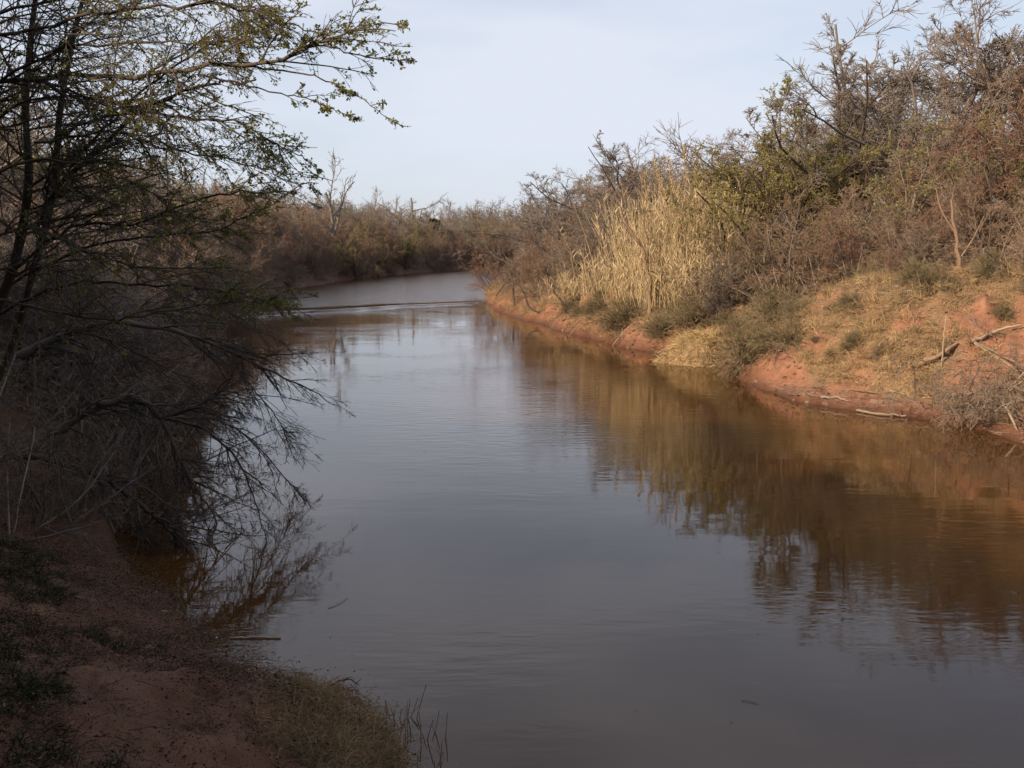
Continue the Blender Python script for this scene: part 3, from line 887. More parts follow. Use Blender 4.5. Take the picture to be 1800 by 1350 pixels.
def leaning_budding_tree():
    base = np.array([-9.6, 15.2, gz(-9.6, 15.2) - 0.3])
    e = put('budding_tree', None, loc=tuple(base), label='big leaning tree with budding twigs arching over the water from the shaded bank', cat='tree')
    off = lambda P: P - base
    trunks = [
        ([base, at(-40, 620, 15.0), at(20, 480, 14.6), at(50, 330, 14.2), at(45, 190, 14), at(55, 60, 13.8), at(70, -60, 13.6)], 0.085, 0.03),
        ([base + [0.3, 0.2, 0], at(10, 640, 15.4), at(60, 470, 15), at(95, 330, 14.6), at(105, 200, 14.2), at(130, 60, 14), at(160, -50, 13.8)], 0.07, 0.025),
        ([base + [-0.3, -0.3, 0], at(-120, 600, 14), at(-90, 400, 13.4), at(-60, 200, 13), at(-40, 40, 12.6), at(0, -120, 12.3)], 0.08, 0.03),
    ]
    TP = np.array([spline(t[0], 30) for t in trunks]); TR = np.array([np.linspace(t[1], t[2], 30) for t in trunks])
    limbs = [
        ([(60, 400, 14.3), (120, 310, 14), (215, 225, 13.4), (300, 170, 12.8), (380, 145, 12.2), (450, 140, 11.8)], .05, .014),
        ([(-60, 150, 13), (60, 138, 12.8), (180, 134, 12.3), (300, 126, 11.6), (430, 112, 11), (520, 102, 10.7), (560, 75, 10.5), (610, 56, 10.3), (660, 52, 10.2), (708, 38, 10.1)], .05, .006),
        ([(500, 106, 10.8), (560, 80, 10.7), (620, 95, 10.6), (680, 104, 10.5), (722, 108, 10.4)], .014, .005),
        ([(430, 115, 11), (500, 125, 10.9), (570, 140, 10.8), (630, 168, 10.7), (690, 215, 10.6)], .016, .005),
        ([(350, 130, 11.4), (430, 150, 11.2), (500, 165, 11), (560, 180, 10.9), (612, 205, 10.8)], .016, .005),
        ([(105, 240, 14), (200, 200, 13), (320, 205, 12.3), (430, 222, 11.8), (500, 262, 11.5), (548, 285, 11.4)], .03, .006),
        ([(60, 250, 14), (200, 232, 13.6), (300, 262, 13), (400, 280, 12.6), (480, 300, 12.4), (585, 318, 12.2)], .025, .006),
        ([(-40, 80, 12.6), (100, 40, 12), (230, 20, 11.5), (360, 5, 11), (450, 25, 10.8), (520, 45, 10.7), (580, 60, 10.6)], .035, .006),
        ([(-30, 30, 12.4), (150, -10, 12), (300, -30, 11.6), (420, -20, 11.3), (470, 20, 11.2)], .03, .006),
        ([(-60, 180, 13), (80, 95, 12.4), (200, 80, 11.9), (330, 72, 11.4), (450, 75, 11), (550, 95, 10.8)], .03, .006),
        ([(50, 330, 14.2), (160, 250, 13.6), (260, 150, 13), (350, 90, 12.5), (440, 60, 12.1), (500, 70, 12)], .035, .006),
        ([(20, 480, 14.6), (120, 400, 14), (250, 388, 13.4), (380, 342, 12.8), (480, 333, 12.4), (560, 322, 12.2)], .035, .006),
        ([(20, 500, 14.6), (140, 440, 14.2), (280, 415, 13.8), (370, 408, 13.4), (450, 375, 13), (530, 330, 12.7)], .03, .006),
        ([(-20, 560, 15), (110, 500, 14.4), (250, 497, 13.8), (400, 512, 13), (480, 535, 12.7), (532, 562, 12.6)], .035, .006),
        ([(-40, 430, 14), (60, 400, 13.4), (150, 440, 12.9), (260, 470, 12.5), (380, 470, 12.2), (470, 490, 12)], .03, .006),
        ([(-60, 330, 13.4), (60, 280, 12.8), (180, 300, 12.3), (280, 350, 12), (350, 420, 11.8)], .03, .006),
        ([(-60, 520, 14), (60, 540, 13.4), (180, 560, 13), (300, 545, 12.6), (420, 530, 12.4), (500, 520, 12.3)], .03, .006),
        ([(-60, 250, 13), (40, 180, 12.6), (150, 170, 12.2), (260, 200, 11.9), (350, 260, 11.7), (420, 330, 11.6)], .026, .006),
    ]
    LP, LR = limb_set(limbs, 26, 0.7)
    tg = Geo().rough(off(TP), TR, 9, .08).tubes(off(LP[:1]), LR[:1], 6)
    put('trunk', tg.mesh('leaning_trunk', M['bark_near'], True), e)
    for k in range(1, len(LP)):
        put('limb', Geo().tubes(off(LP[k:k + 1]), LR[k:k + 1], 6).mesh('limb', M['bark_near'], True), e)
    tr = (0.18, -0.03, -0.22)
    shoot = np.zeros(len(LP), bool); shoot[[2, 3, 4]] = True
    main = ~shoot
    B1, b1 = sub(LP[main], LR[main], 33, 0.03, 0.80, (36, 13), 0.42, 9, 0.08, tr, 0.6, 0.35, 0.0055, 0.75, np.full(int(main.sum()), 3.1))
    Bs, bs = sub(LP[main | shoot], LR[main | shoot], 6, 0.45, 0.97, (32, 10), 0.12, 9, 0.07, (0.2, 0, -0.3), 0.7, 0.35, 0.0045, 0.5, np.full(len(LP), 3.0))
    Bt, bt = sub(TP, TR, 40, 0.3, 0.98, (55, 12), 0.3, 9, 0.08, (0.8, -0.2, 0.0), 0.35, 0.35, 0.008, 0.3, np.full(len(TP), 7.0))
    B1 = np.concatenate([B1, Bs, Bt]); b1 = np.concatenate([b1, bs, bt])
    B2, b2 = sub(B1, b1, 8, 0.12, 0.98, (35, 12), 0.44, 5, 0.10, tr, 0.65, 0.4, 0.0042)
    B3, b3 = sub(B2, b2, 2, 0.1, 0.95, (35, 12), 0.5, 3, 0.12, (0.1, 0, -0.1), 0.7, 0.5, 0.0032)
    cg = Geo().tubes(off(B1), b1, 4).tubes(off(B2), b2, 3).tubes(off(B3), b3, 3)
    put('crown', cg.mesh('budding_twigs', M['bark_near']), e, kind='stuff')
    # buds sit in little whorls along the outer twigs
    def whorls(P, n, frac, t0=0.3):
        Mb, N, _ = P.shape
        keep = rng.random(Mb) < frac
        P = P[keep]; Mb = len(P)
        idx = np.repeat(np.arange(Mb), n)
        t = t0 + (1 - t0) * rng.random(len(idx))
        f = t * (N - 1); i = np.minimum(f.astype(int), N - 2); fr = (f - i)[:, None]
        return P[idx, i] * (1 - fr) + P[idx, i + 1] * fr, nrm(P[idx, i + 1] - P[idx, i])
    pos, tan = [np.concatenate(z) for z in zip(whorls(B2, 4, 0.32), whorls(B3, 2, 0.2), whorls(B1, 8, 0.45, 0.5), whorls(LP, 20, 1.0, 0.68))]
    pos = np.repeat(pos, 2, 0); tan = np.repeat(tan, 2, 0)
    pos = pos + rng.normal(0, 0.008, pos.shape)
    lg = Geo().leaves(off(pos), tan * 0.7 + 0.8 * rng.normal(size=pos.shape), 0.034 * rng.uniform(0.6, 1.4, len(pos)), 0.6)
    put('leaves', lg.mesh('bud_leaves', M['leaf_bud']), e, kind='stuff')


leaning_budding_tree()


def low_bare_tree(name, label, base, trunk, limbs, nsub, trop, seglen, thin=1.0, ang=34):
    bark = 'bark_dark'
    e = put(name, None, loc=tuple(base), label=label, cat='tree')
    off = lambda P: P - base
    tp = np.array([spline([base] + [at(*q) for q in trunk[0]], 34)]); trd = np.array([np.linspace(trunk[1], trunk[2], 34)]) * .8
    tp[:, 1:-1] += rng.normal(0, .022, (1, 32, 3))
    put('trunk', Geo().rough(off(tp), trd, 9, .1).mesh('low_trunk', M[bark], True), e)
    LP, LR = limb_set(limbs, 24)
    for k in range(len(LP)):
        put('limb', Geo().rough(off(LP[k:k + 1]), LR[k:k + 1], 6, .12).mesh('low_limb', M[bark], True), e)
    plen = np.full(len(LP), seglen)
    allp = np.concatenate([LP, tp[:, 8:32]]); allr = np.concatenate([LR, trd[:, 8:32] * .5]); plen = np.full(len(allp), seglen)
    B1, b1 = sub(allp, allr, nsub, 0.15, 0.99, (ang, 12), 0.42, 8, 0.10, trop, 0.6, 0.35, 0.008 * thin, 0.5, plen)
    B2, b2 = sub(B1, b1, 6, 0.15, 0.98, (ang + 4, 14), 0.46, 6, 0.12, trop, 0.65, 0.4, 0.0055 * thin)
    B3, b3 = sub(B2, b2, 4, 0.1, 0.97, (ang + 8, 14), 0.45, 4, 0.13, (0, 0, -0.1), 0.7, 0.5, 0.004 * thin)
    put('crown', Geo().tubes(off(B1), b1, 4).tubes(off(B2), b2, 3).tubes(off(B3), b3, 3).mesh('low_twigs', M[bark]), e, kind='stuff')


b = np.array([-12.6, 23.5, gz(-12.6, 23.5) - 0.2])
low_bare_tree('bare_tree', 'leafless tree bowing low, its long thick limb reaching furthest out over the water', b,
              ([(0, 655, 23.6), (60, 612, 23.6), (130, 583, 23.8), (200, 563, 24)], .15, .085),
              [([(200, 563, 24), (300, 580, 24.3), (390, 612, 24.7), (450, 640, 25), (520, 672, 25.3), (588, 712, 25.6)], .075, .008),
               ([(300, 580, 24.3), (380, 600, 24.8), (450, 622, 25.2), (560, 620, 25.8)], .035, .007),
               ([(200, 563, 24), (260, 545, 24.5), (340, 560, 25), (430, 575, 25.5), (500, 600, 26)], .04, .007),
               ([(130, 583, 23.8), (200, 600, 23.6), (280, 640, 23.6), (340, 680, 23.6)], .035, .007),
               ([(390, 612, 24.7), (450, 690, 24.8), (490, 740, 25), (510, 790, 25)], .025, .006)], 27, (0.25, 0, -0.4), 3.8)
b = np.array([-10.6, 20.6, gz(-10.6, 20.6) - 0.2])
low_bare_tree('bare_tree', 'leafless tree whose twigs droop in a fan into the water below its elbow', b,
              ([(60, 790, 20.6), (130, 738, 20.7), (195, 706, 20.8), (240, 700, 20.8), (285, 736, 20.6)], .13, .08),
              [([(285, 736, 20.6), (350, 712, 20.7), (395, 680, 20.9), (420, 640, 21)], .05, .012),
               ([(285, 736, 20.6), (310, 790, 20.4), (345, 860, 20.1), (380, 915, 19.9), (362, 960, 19.8)], .045, .008),
               ([(285, 736, 20.6), (350, 750, 20.4), (410, 800, 20.2), (445, 870, 20), (468, 955, 19.8)], .04, .007),
               ([(285, 736, 20.6), (370, 735, 20.6), (430, 765, 20.5), (480, 815, 20.4), (535, 880, 20.4)], .035, .006),
               ([(195, 706, 20.8), (300, 712, 20.8), (380, 705, 21), (450, 712, 21.2)], .03, .007),
               ([(285, 736, 20.6), (275, 790, 20.2), (290, 850, 20), (300, 905, 19.8)], .03, .006)], 22, (0.2, 0, -0.6), 2.9)
b = np.array([-11.2, 18.9, gz(-11.2, 18.9) - 0.1])
low_bare_tree('bare_tree', 'dark leafless limb sloping down from the shaded bank into the water', b,
              ([(40, 800, 19.3), (130, 822, 19.5), (190, 848, 19.5), (240, 880, 19.3)], .09, .06),
              [([(240, 880, 19.3), (290, 925, 19.2), (330, 965, 19.0), (350, 985, 18.9)], .05, .015),
               ([(190, 845, 19.5), (240, 850, 19.5), (300, 890, 19.4), (350, 900, 19.4)], .035, .008),
               ([(240, 880, 19.3), (250, 930, 19.0), (270, 965, 18.8)], .03, .008)], 18, (0.2, 0, -0.1), 1.9)

# dark scrub under the leaning trees
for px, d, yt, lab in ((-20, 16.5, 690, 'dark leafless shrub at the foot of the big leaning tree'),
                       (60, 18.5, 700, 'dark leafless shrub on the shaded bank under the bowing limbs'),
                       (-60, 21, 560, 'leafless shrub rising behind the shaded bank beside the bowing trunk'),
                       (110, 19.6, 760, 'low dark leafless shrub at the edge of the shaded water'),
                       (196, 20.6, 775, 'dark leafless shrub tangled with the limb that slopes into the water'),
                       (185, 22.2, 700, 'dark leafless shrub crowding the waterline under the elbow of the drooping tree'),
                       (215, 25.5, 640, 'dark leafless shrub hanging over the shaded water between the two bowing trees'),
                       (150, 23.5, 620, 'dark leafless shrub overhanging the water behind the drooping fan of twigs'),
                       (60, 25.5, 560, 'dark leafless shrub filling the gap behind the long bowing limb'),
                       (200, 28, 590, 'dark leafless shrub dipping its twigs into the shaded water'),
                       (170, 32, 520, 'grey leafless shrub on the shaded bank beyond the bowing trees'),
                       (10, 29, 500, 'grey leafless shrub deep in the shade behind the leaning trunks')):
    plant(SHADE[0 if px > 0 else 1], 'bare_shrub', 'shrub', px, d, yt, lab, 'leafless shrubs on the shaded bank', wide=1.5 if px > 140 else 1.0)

rng = np.random.default_rng(303)

# ------------------------------------------------------------------ plants of the lit bank, one by one
S, T_, G = SHRUB, TREE, GREEN
G1 = 'leafless shrubs on the lit bank'
for pr, px, d, yt, lab in [
    (S[1], 868, 112, 425, 'leafless reddish shrub on the tip of the point where the river bends away'),
    (S[0], 892, 98, 440, 'low brown leafless shrub leaning over the water beside the point'),
    (S[1], 925, 93, 400, 'rounded reddish brown leafless shrub above the arching stems of the point'),
    (S[3], 948, 85, 445, 'leafless brown shrub drooping over bare stems close above the waterline of the point'),
    (S[2], 958, 108, 330, 'grey leafless shrub with ragged branches against the sky at the low end of the skyline'),
    (S[0], 990, 84, 400, 'broad brown leafless shrub between the point and the dead cane'),
    (S[3], 1030, 76, 420, 'brown leafless shrub with drooping twigs at the start of the tan cane'),
    (S[2], 1075, 78, 330, 'grey leafless shrub showing its upright stems just before the cane stand'),
    (S[0], 1310, 54, 375, 'brown leafless shrub at the end of the cane stand under the leafy green tree'),
    (S[3], 1375, 51, 350, 'tangled brown leafless shrub under the crown of the leafy green tree'),
    (S[0], 1440, 50, 330, 'grey brown leafless shrub with long upright stems on the bank top'),
    (S[1], 1505, 48.5, 340, 'reddish leafless shrub shading a dark gap on the bank top'),
    (S[0], 1580, 47, 330, 'dense brown leafless shrub above the white scrap on the slope'),
    (S[3], 1660, 45.5, 330, 'brown leafless shrub behind the straight reddish trunk on the bank top'),
    (S[0], 1740, 43, 300, 'large brown leafless shrub with slanting stems near the heap of brush'),
    (S[3], 1820, 40, 290, 'brown leafless shrub with overhanging twigs cut off by the picture edge'),
    (S[2], 1265, 53, 440, 'low tangled leafless shrub at the dark foot of the cane stand'),
]:
    plant(pr, 'bare_shrub', 'shrub', px, d, yt, lab, G1)
G2 = 'leafless trees of the lit bank'
for pr, px, d, yt, lab in [
    (T_[1], 1010, 112, 305, 'low leafless tree with leaning boughs against the sky over the point'),
    (T_[0], 1120, 88, 250, 'leafless grey tree standing behind the tips of the tan cane'),
    (T_[2], 1235, 84, 235, 'leafless tree with pale stems between the cane tips and the leafy green tree'),
    (T_[0], 1490, 62, 112, 'leafless grey tree next to the leafy green tree on the skyline'),
    (T_[1], 1580, 63, 45, 'tall leafless tree with a dark slanting bough high on the skyline'),
    (T_[0], 1690, 60, 15, 'tall leafless tree with a broad rounded crown of fine twigs'),
    (T_[2], 1790, 58, -40, 'tallest leafless tree, its top cut off by the corner of the picture'),
    (T_[1], 1445, 70, 165, 'leafless tree half hidden behind the leafy green crowns'),
    (T_[0], 1540, 70, 85, 'leafless tree standing back between two taller leafless crowns'),
    (T_[1], 1640, 66, 45, 'leafless tree with dense fine twigs beside the broad rounded crown'),
    (T_[0], 1740, 64, 0, 'leafless tree with pale sunlit twigs rising close to the top of the picture'),
    (T_[1], 1850, 60, -40, 'leafless tree reaching in from beyond the edge of the picture'),
    (T_[1], 1180, 92, 262, 'leafless dark twigged tree directly behind the plumed canes'),
    (T_[0], 1065, 100, 285, 'leafless rounded tree at the middle of the sloping skyline'),
]:
    plant(pr, 'bare_tree', 'tree', px, d, yt - 12, lab, G2, wide=1.25)
G3 = 'trees coming into leaf on the lit bank'
for pr, px, d, yt, lab in [
    (G[0], 1310, 63, 150, 'leafy olive green tree beside the cane, its tip reaching out over the sky'),
    (G[1], 1395, 60, 140, 'leafy green tree with upright shoots rising clear of its crown'),
    (G[1], 1470, 56, 250, 'small green tree partly veiled by leafless twigs'),
    (G[2], 1590, 52, 220, 'tree sparsely in bud below the tall leafless crowns'),
    (G[0], 1690, 50, 190, 'green tinged tree in front of the broad rounded leafless crown'),
    (G[1], 1790, 47, 170, 'green tinged tree with dark lower boughs at the picture edge'),
    (G[0], 1355, 58, 190, 'leafy olive green tree in front of the one with upright shoots'),
    (G[1], 1270, 64, 225, 'low leafy green tree right behind the last tan canes'),
    (G[0], 1440, 58, 215, 'leafy olive tree below the leafless grey tree of the skyline'),
]:
    plant(pr, 'budding_tree', 'tree', px, d, yt, lab, G3, wide=1.2)

# far skyline trees that stand out
for pr, px, d, yt, lab in [
    (FARTREE[0], 582, 172, 262, 'tall leafless tree standing alone above the shaded far wood'),
    (FARTREE[0], 700, 235, 340, 'leafless tree with crooked boughs above the green bushes of the far bank'),
    (FARTREE[1], 738, 240, 338, 'small dark leafless tree between the green bushes and the round evergreen'),
    (FARTREE[0], 800, 280, 345, 'pale leafless tree at the end of the far reach'),
]:
    plant(pr, 'bare_tree', 'tree', px, d, yt, lab, 'leafless trees on the far skyline', wide=0.8)
for px, d, yt, lab in [(625, 168, 398, 'yellow green bush coming into leaf on the shaded far bank'), (665, 185, 392, 'largest yellow green bush coming into leaf on the shaded far bank'),
                       (712, 205, 384, 'upright yellow green bush next to the dark evergreen on the far bank')]:
    plant(G[1], 'budding_bush', 'bush', px, d, yt, lab, 'green bushes of the far bank')


def cedar(px, d, yt, label, w=1.0):
    g = ground_at(px, d); h = at(px, yt, d)[2] - g[2]
    e = put('evergreen_tree', None, loc=tuple(g), scale=(h / CEDAR.h * w, h / CEDAR.h * w, h / CEDAR.h), label=label, cat='tree', group='evergreens of the far bank')
    for k, me in CEDAR.parts.items():
        put(k, me, e)


cedar(762, 245, 386, 'round dark evergreen tree standing out of the far wood', 0.9)
cedar(708, 232, 390, 'dark evergreen tree half hidden behind the upright green bush', 0.6)


rng = np.random.default_rng(404)

# ------------------------------------------------------------------ dead cane
def reed_clump(px, d, yt, n, spread, label, plumes=0, wide=1.0):
    g = ground_at(px, d); h = at(px, yt, d)[2] - g[2]
    e = put('reed_clump', None, loc=tuple(g), label=label, cat='reeds', group='dead cane on the lit bank')
    st = np.stack([rng.normal(0, spread, n), rng.normal(0, spread * 0.8, n), np.full(n, -0.3)], -1)
    dr = np.stack([st[:, 0] * 0.10 / spread + rng.normal(0, 0.15, n), st[:, 1] * 0.08 / spread + rng.normal(0, .13, n), np.ones(n)], -1)
    P, Rr = grow(st, dr, h * rng.uniform(0.55, 1.0, n), 7, 0.045, (0.03, 0, -0.08), 0.022, 0.45)
    put('stalk', Geo().tubes(P, Rr, 3).mesh('cane_stalks', M['reed']), e, kind='stuff')
    K = 10; idx = np.repeat(np.arange(n), K); t = rng.uniform(0.12, 0.98, len(idx))
    f = t * 7; i = np.minimum(f.astype(int), 6); fr = (f - i)[:, None]
    pos = P[idx, i] * (1 - fr) + P[idx, i + 1] * fr
    a = rng.uniform(0, 6.28, len(idx)); up = rng.uniform(1.2, 4.5, len(idx))
    B, _ = grow(pos, np.stack([np.cos(a), np.sin(a), up], -1), rng.uniform(0.35, 0.8, len(idx)), 3, 0.1, (0, 0, -0.6), 0.01)
    put('leaves', Geo().blades(B, np.full(len(idx), 0.04)).mesh('cane_leaves', M['reed']), e, kind='stuff')
    for k in range(plumes):
        s0 = np.array([[rng.normal(0, spread * 0.8), rng.normal(0, spread * 0.5), -0.2]])
        C, cr = grow(s0, [[rng.normal(0, 0.05), 0, 1]], [h * rng.uniform(1.02, 1.14)], 9, 0.02, (0, 0, 0), [0.032], 0.4)
        c = put('cane', Geo().tubes(C, cr, 5).mesh('cane', M['reed'], True), e)
        tip = C[0, -3:]
        m = 60; q = tip[0] + (tip[-1] - tip[0]) * rng.random((m, 1))
        put('plume', Geo().leaves(q, np.array([0, 0, 1.2]) + 0.5 * rng.normal(size=(m, 3)), np.full(m, 0.34), 0.16).mesh('plume', M['straw']), c)


reed_clump(1112, 66, 335, 120, 0.8, 'tan dead cane clump at the low end of the stand next to the grey shrub', 0)
reed_clump(1150, 63, 305, 170, 0.75, 'tan dead cane clump just behind the forked reddish trunk', 1)
reed_clump(1190, 64, 280, 170, 0.7, 'tallest tan dead cane clump carrying the pointed plumes', 4)
reed_clump(1228, 61, 300, 170, 0.75, 'tan dead cane clump next to the plumed canes', 2)
reed_clump(1266, 60, 325, 150, 0.75, 'tan dead cane clump below the tip of the leafy green tree', 1)
reed_clump(1062, 72, 425, 70, 0.8, 'short yellowish dead cane clump nearest the brown shrubs of the point', 0)
reed_clump(1175, 60, 385, 120, 1.0, 'low matted dead cane clump in front of the tall plumed canes', 0)
reed_clump(1010, 74, 470, 60, 0.8, 'small yellow dead cane clump low on the bank of the point', 0)
reed_clump(1235, 57.5, 400, 100, 0.9, 'leafy dead cane clump spilling over the dark foot of the stand', 0)


rng = np.random.default_rng(505)

# ------------------------------------------------------------------ wood lying and leaning about
def pole(name, pts, r0, r1, label, cat='branch', mat='driftwood', group=None, n=14, forks=(), sides=7):
    """a stick or trunk through world points, with its forks as parts"""
    p = spline(pts, n); base = p[0].copy()
    p[1:-1] += rng.normal(0, 0.3 * r0, (n - 2, 3))
    e = put(name, None, loc=tuple(base), label=label, cat=cat, group=group)
    put('stem', Geo().tubes((p - base)[None], np.linspace(r0, r1, n)[None] * rng.uniform(0.85, 1.15, (1, n)), sides).mesh('pole_stem', M[mat], True), e)
    for fp, a0, a1 in forks:
        q = spline(fp, 10)
        put('branch', Geo().tubes((q - base)[None], np.linspace(a0, a1, 10)[None], 5).mesh('pole_branch', M[mat], True), e)
    return e


def G_(px, d, up=0.0):
    g = ground_at(px, d); g[2] += up
    return g


g = G_(1142, 59.5)
pole('dead_tree', [g - [0, 0, .3], at(1143, 500, 59.5), at(1136, 465, 59.5), at(1128, 435, 59.5), at(1100, 390, 59.5), at(1085, 350, 59.3)], 0.16, 0.03,
     'forked reddish bare trunk leaning in front of the tan cane', 'tree', 'driftwood_red', forks=[
         ([at(1136, 465, 59.5), at(1140, 430, 59.5), at(1132, 390, 59.6), at(1140, 340, 59.7)], .07, .02), ([at(1140, 458, 59.5), at(1165, 462, 59.4), at(1195, 472, 59.2)], .04, .015),
         ([at(1128, 435, 59.5), at(1115, 420, 59.2), at(1105, 405, 59)], .03, .012), ([at(1133, 395, 59.6), at(1118, 360, 59.5)], .03, .01)])
g = G_(1690, 41.5)
pole('dead_tree', [g - [0, 0, .3], at(1688, 500, 41.5), at(1684, 460, 41.6), at(1680, 410, 41.8), at(1672, 350, 42)], 0.13, 0.05, 'straight reddish trunk standing at the crest of the slope', 'tree', 'driftwood_red',
     forks=[([at(1684, 460, 41.6), at(1710, 420, 41.6), at(1730, 380, 41.5)], .05, .015), ([at(1680, 410, 41.8), at(1655, 370, 41.8), at(1645, 330, 42)], .05, .015)])
g = G_(1610, 40.2)
pole('dead_sapling', [g - [0, 0, .2], at(1612, 540, 40.2), at(1618, 505, 40.2), at(1612, 475, 40.3)], 0.05, 0.015, 'thin crooked dead sapling on the slope beside the white scrap', 'sapling', 'driftwood_red',
     forks=[([at(1618, 505, 40.2), at(1632, 490, 40.2), at(1640, 470, 40.2)], .03, .01), ([at(1612, 530, 40.2), at(1600, 515, 40.2)], .02, .01)])
# arching stems at the point
for pts, lab in (
    ([G_(958, 78, -.1), at(935, 545, 79), at(912, 500, 82), at(890, 497, 84), at(872, 520, 85)], 'thick bare stem arching low over the red foot of the point'),
    ([G_(1000, 73, -.1), at(985, 528, 73.5), at(970, 510, 74), at(955, 490, 74.5)], 'dark bare stem slanting up from the bank of the point'),
    ([G_(905, 86, -.1), at(898, 485, 88), at(880, 478, 90), at(868, 492, 91)], 'small bare stem hooked over above the last red soil of the point'),
):
    pole('leaning_sapling', pts, 0.09, 0.03, lab, 'stem', 'bark_dark', 'bare stems on the point', sides=6)
# long slim sticks lying down the slope of the point to the water
for (x0, d0), (x1, d1), lab in (
    ((1003, 72), (965, 71.5), 'pale thin stick slanting down to the water below the dark slanting stem'),
    ((1040, 67), (1000, 66.5), 'pale thin stick lying down the slope between the point and the grey board'),
    ((1120, 60), (1075, 59.3), 'pale thin stick lying down the red slope beside the grey board'),
):
    a_, b_ = G_(x0, d0, .25), G_(x1, d1, .05)
    pole('stick', [a_, (a_ + b_) / 2 + [0, 0, .15], b_], .03, .012, lab, 'stick', 'driftwood', 'thin sticks on the slope', sides=5)

# grey weathered board, stuck at a slant in the bank
def board(name, c, d, L, w, t, mat, label, cat):
    d = d / np.linalg.norm(d); s = nrm(np.cross(d, [0.2, -0.3, 1])); u = np.cross(s, d)
    n = 7
    V = []
    for k in range(n):
        f = k / (n - 1); p = d * L * (f - 0.5) + u * 0.012 * math.sin(5 * f); ww = w * (1 - 0.12 * f)
        V += [p - s * ww / 2 - u * t / 2, p + s * ww / 2 - u * t / 2, p + s * ww / 2 + u * t / 2, p - s * ww / 2 + u * t / 2]
    Q = [[k * 4 + j, k * 4 + (j + 1) % 4, k * 4 + 4 + (j + 1) % 4, k * 4 + 4 + j] for k in range(n - 1) for j in range(4)] + [[3, 2, 1, 0], [n * 4 - 4, n * 4 - 3, n * 4 - 2, n * 4 - 1]]
    put(name, mesh_from(name, np.array(V), np.array(Q), tint=np.full(len(V), .5), mat=M[mat]), loc=tuple(c), label=label, cat=cat)


a_, b_ = hit(1088, 553, .15), hit(1063, 578, .06)
board('weathered_board', (a_ + b_) / 2, a_ - b_, min(1.9, np.linalg.norm(a_ - b_)), 0.22, 0.06, 'weathered_board', 'grey weathered board lying at a slant low on the red slope', 'board')

# driftwood of the mud shelf and the slope above it
def lie(name, spots, r0, r1, label, mat='driftwood', up=0.03, forks=(), n=14, group='driftwood on the mud shelf', cat='branch'):
    pole(name, [q + [0, 0, up + r0 * .6] for q in spots], r0, r1, label, cat, mat, group, n=n, forks=forks)


lie('driftwood_branch', [hit(1478, 689), hit(1510, 692), hit(1545, 696), hit(1578, 692)], .05, .02, 'pale wavy branch lying on the open red mud', 'driftwood_red')
lie('driftwood_branch', [hit(1506, 724), hit(1545, 731), hit(1592, 734)], .055, .035, 'straight pale branch lying along the waterline of the mud shelf')
lie('driftwood_branch', [hit(1444, 703), hit(1470, 702), hit(1492, 709)], .05, .02, 'short curved branch at the edge of the mud shelf')
lie('driftwood_branch', [hit(1653, 699), hit(1663, 705), hit(1675, 713)], .03, .015, 'short thin stick on the mud close to the brush heap')
pole('fallen_log', [hit(1602, 652, .12), hit(1625, 648, .2), hit(1655, 634, .22), hit(1682, 614, .2)], .12, .06, 'stout fallen log slanting up the foot of the slope with a dark hollow beneath', 'log', 'driftwood_red')
pole('fallen_log', [hit(1706, 612, .15), hit(1735, 600, .2), hit(1760, 592, .2), hit(1797, 583, .2)], .075, .04, 'bleached log lying across the top of the brush heap', 'log')
pole('fallen_pole', [hit(1708, 612, .15), hit(1755, 642, .35), hit(1830, 690, .45)], .04, .03, 'upper of two long pale poles slanting down through the brush heap', 'pole', group='poles in the brush heap')
pole('fallen_pole', [hit(1712, 620, .15), hit(1765, 658, .3), hit(1830, 705, .4)], .035, .025, 'lower of two long pale poles slanting down through the brush heap', 'pole', group='poles in the brush heap')
pole('dead_sapling', [hit(1654, 660, -.1), hit(1656, 640, .6), hit(1657, 632, 1.0), hit(1659, 620, 1.4)], .03, .014, 'thin pale upright stake standing on the bare red slope', 'sapling')
pole('fallen_log', [hit(1768, 695, .3), hit(1800, 706, .3), hit(1840, 718, .3)], .06, .05, 'pale log end poking from the brush heap at the picture edge', 'log')
pole('driftwood_branch', [hit(1745, 728, .8), hit(1770, 748, .45), at(1796, 774, 30.6)], .05, .03, 'pale broken branch dipping from the brush heap into the water', 'branch', forks=[([at(1785, 765, 30.9), at(1768, 785, 30.4)], .03, .012)])


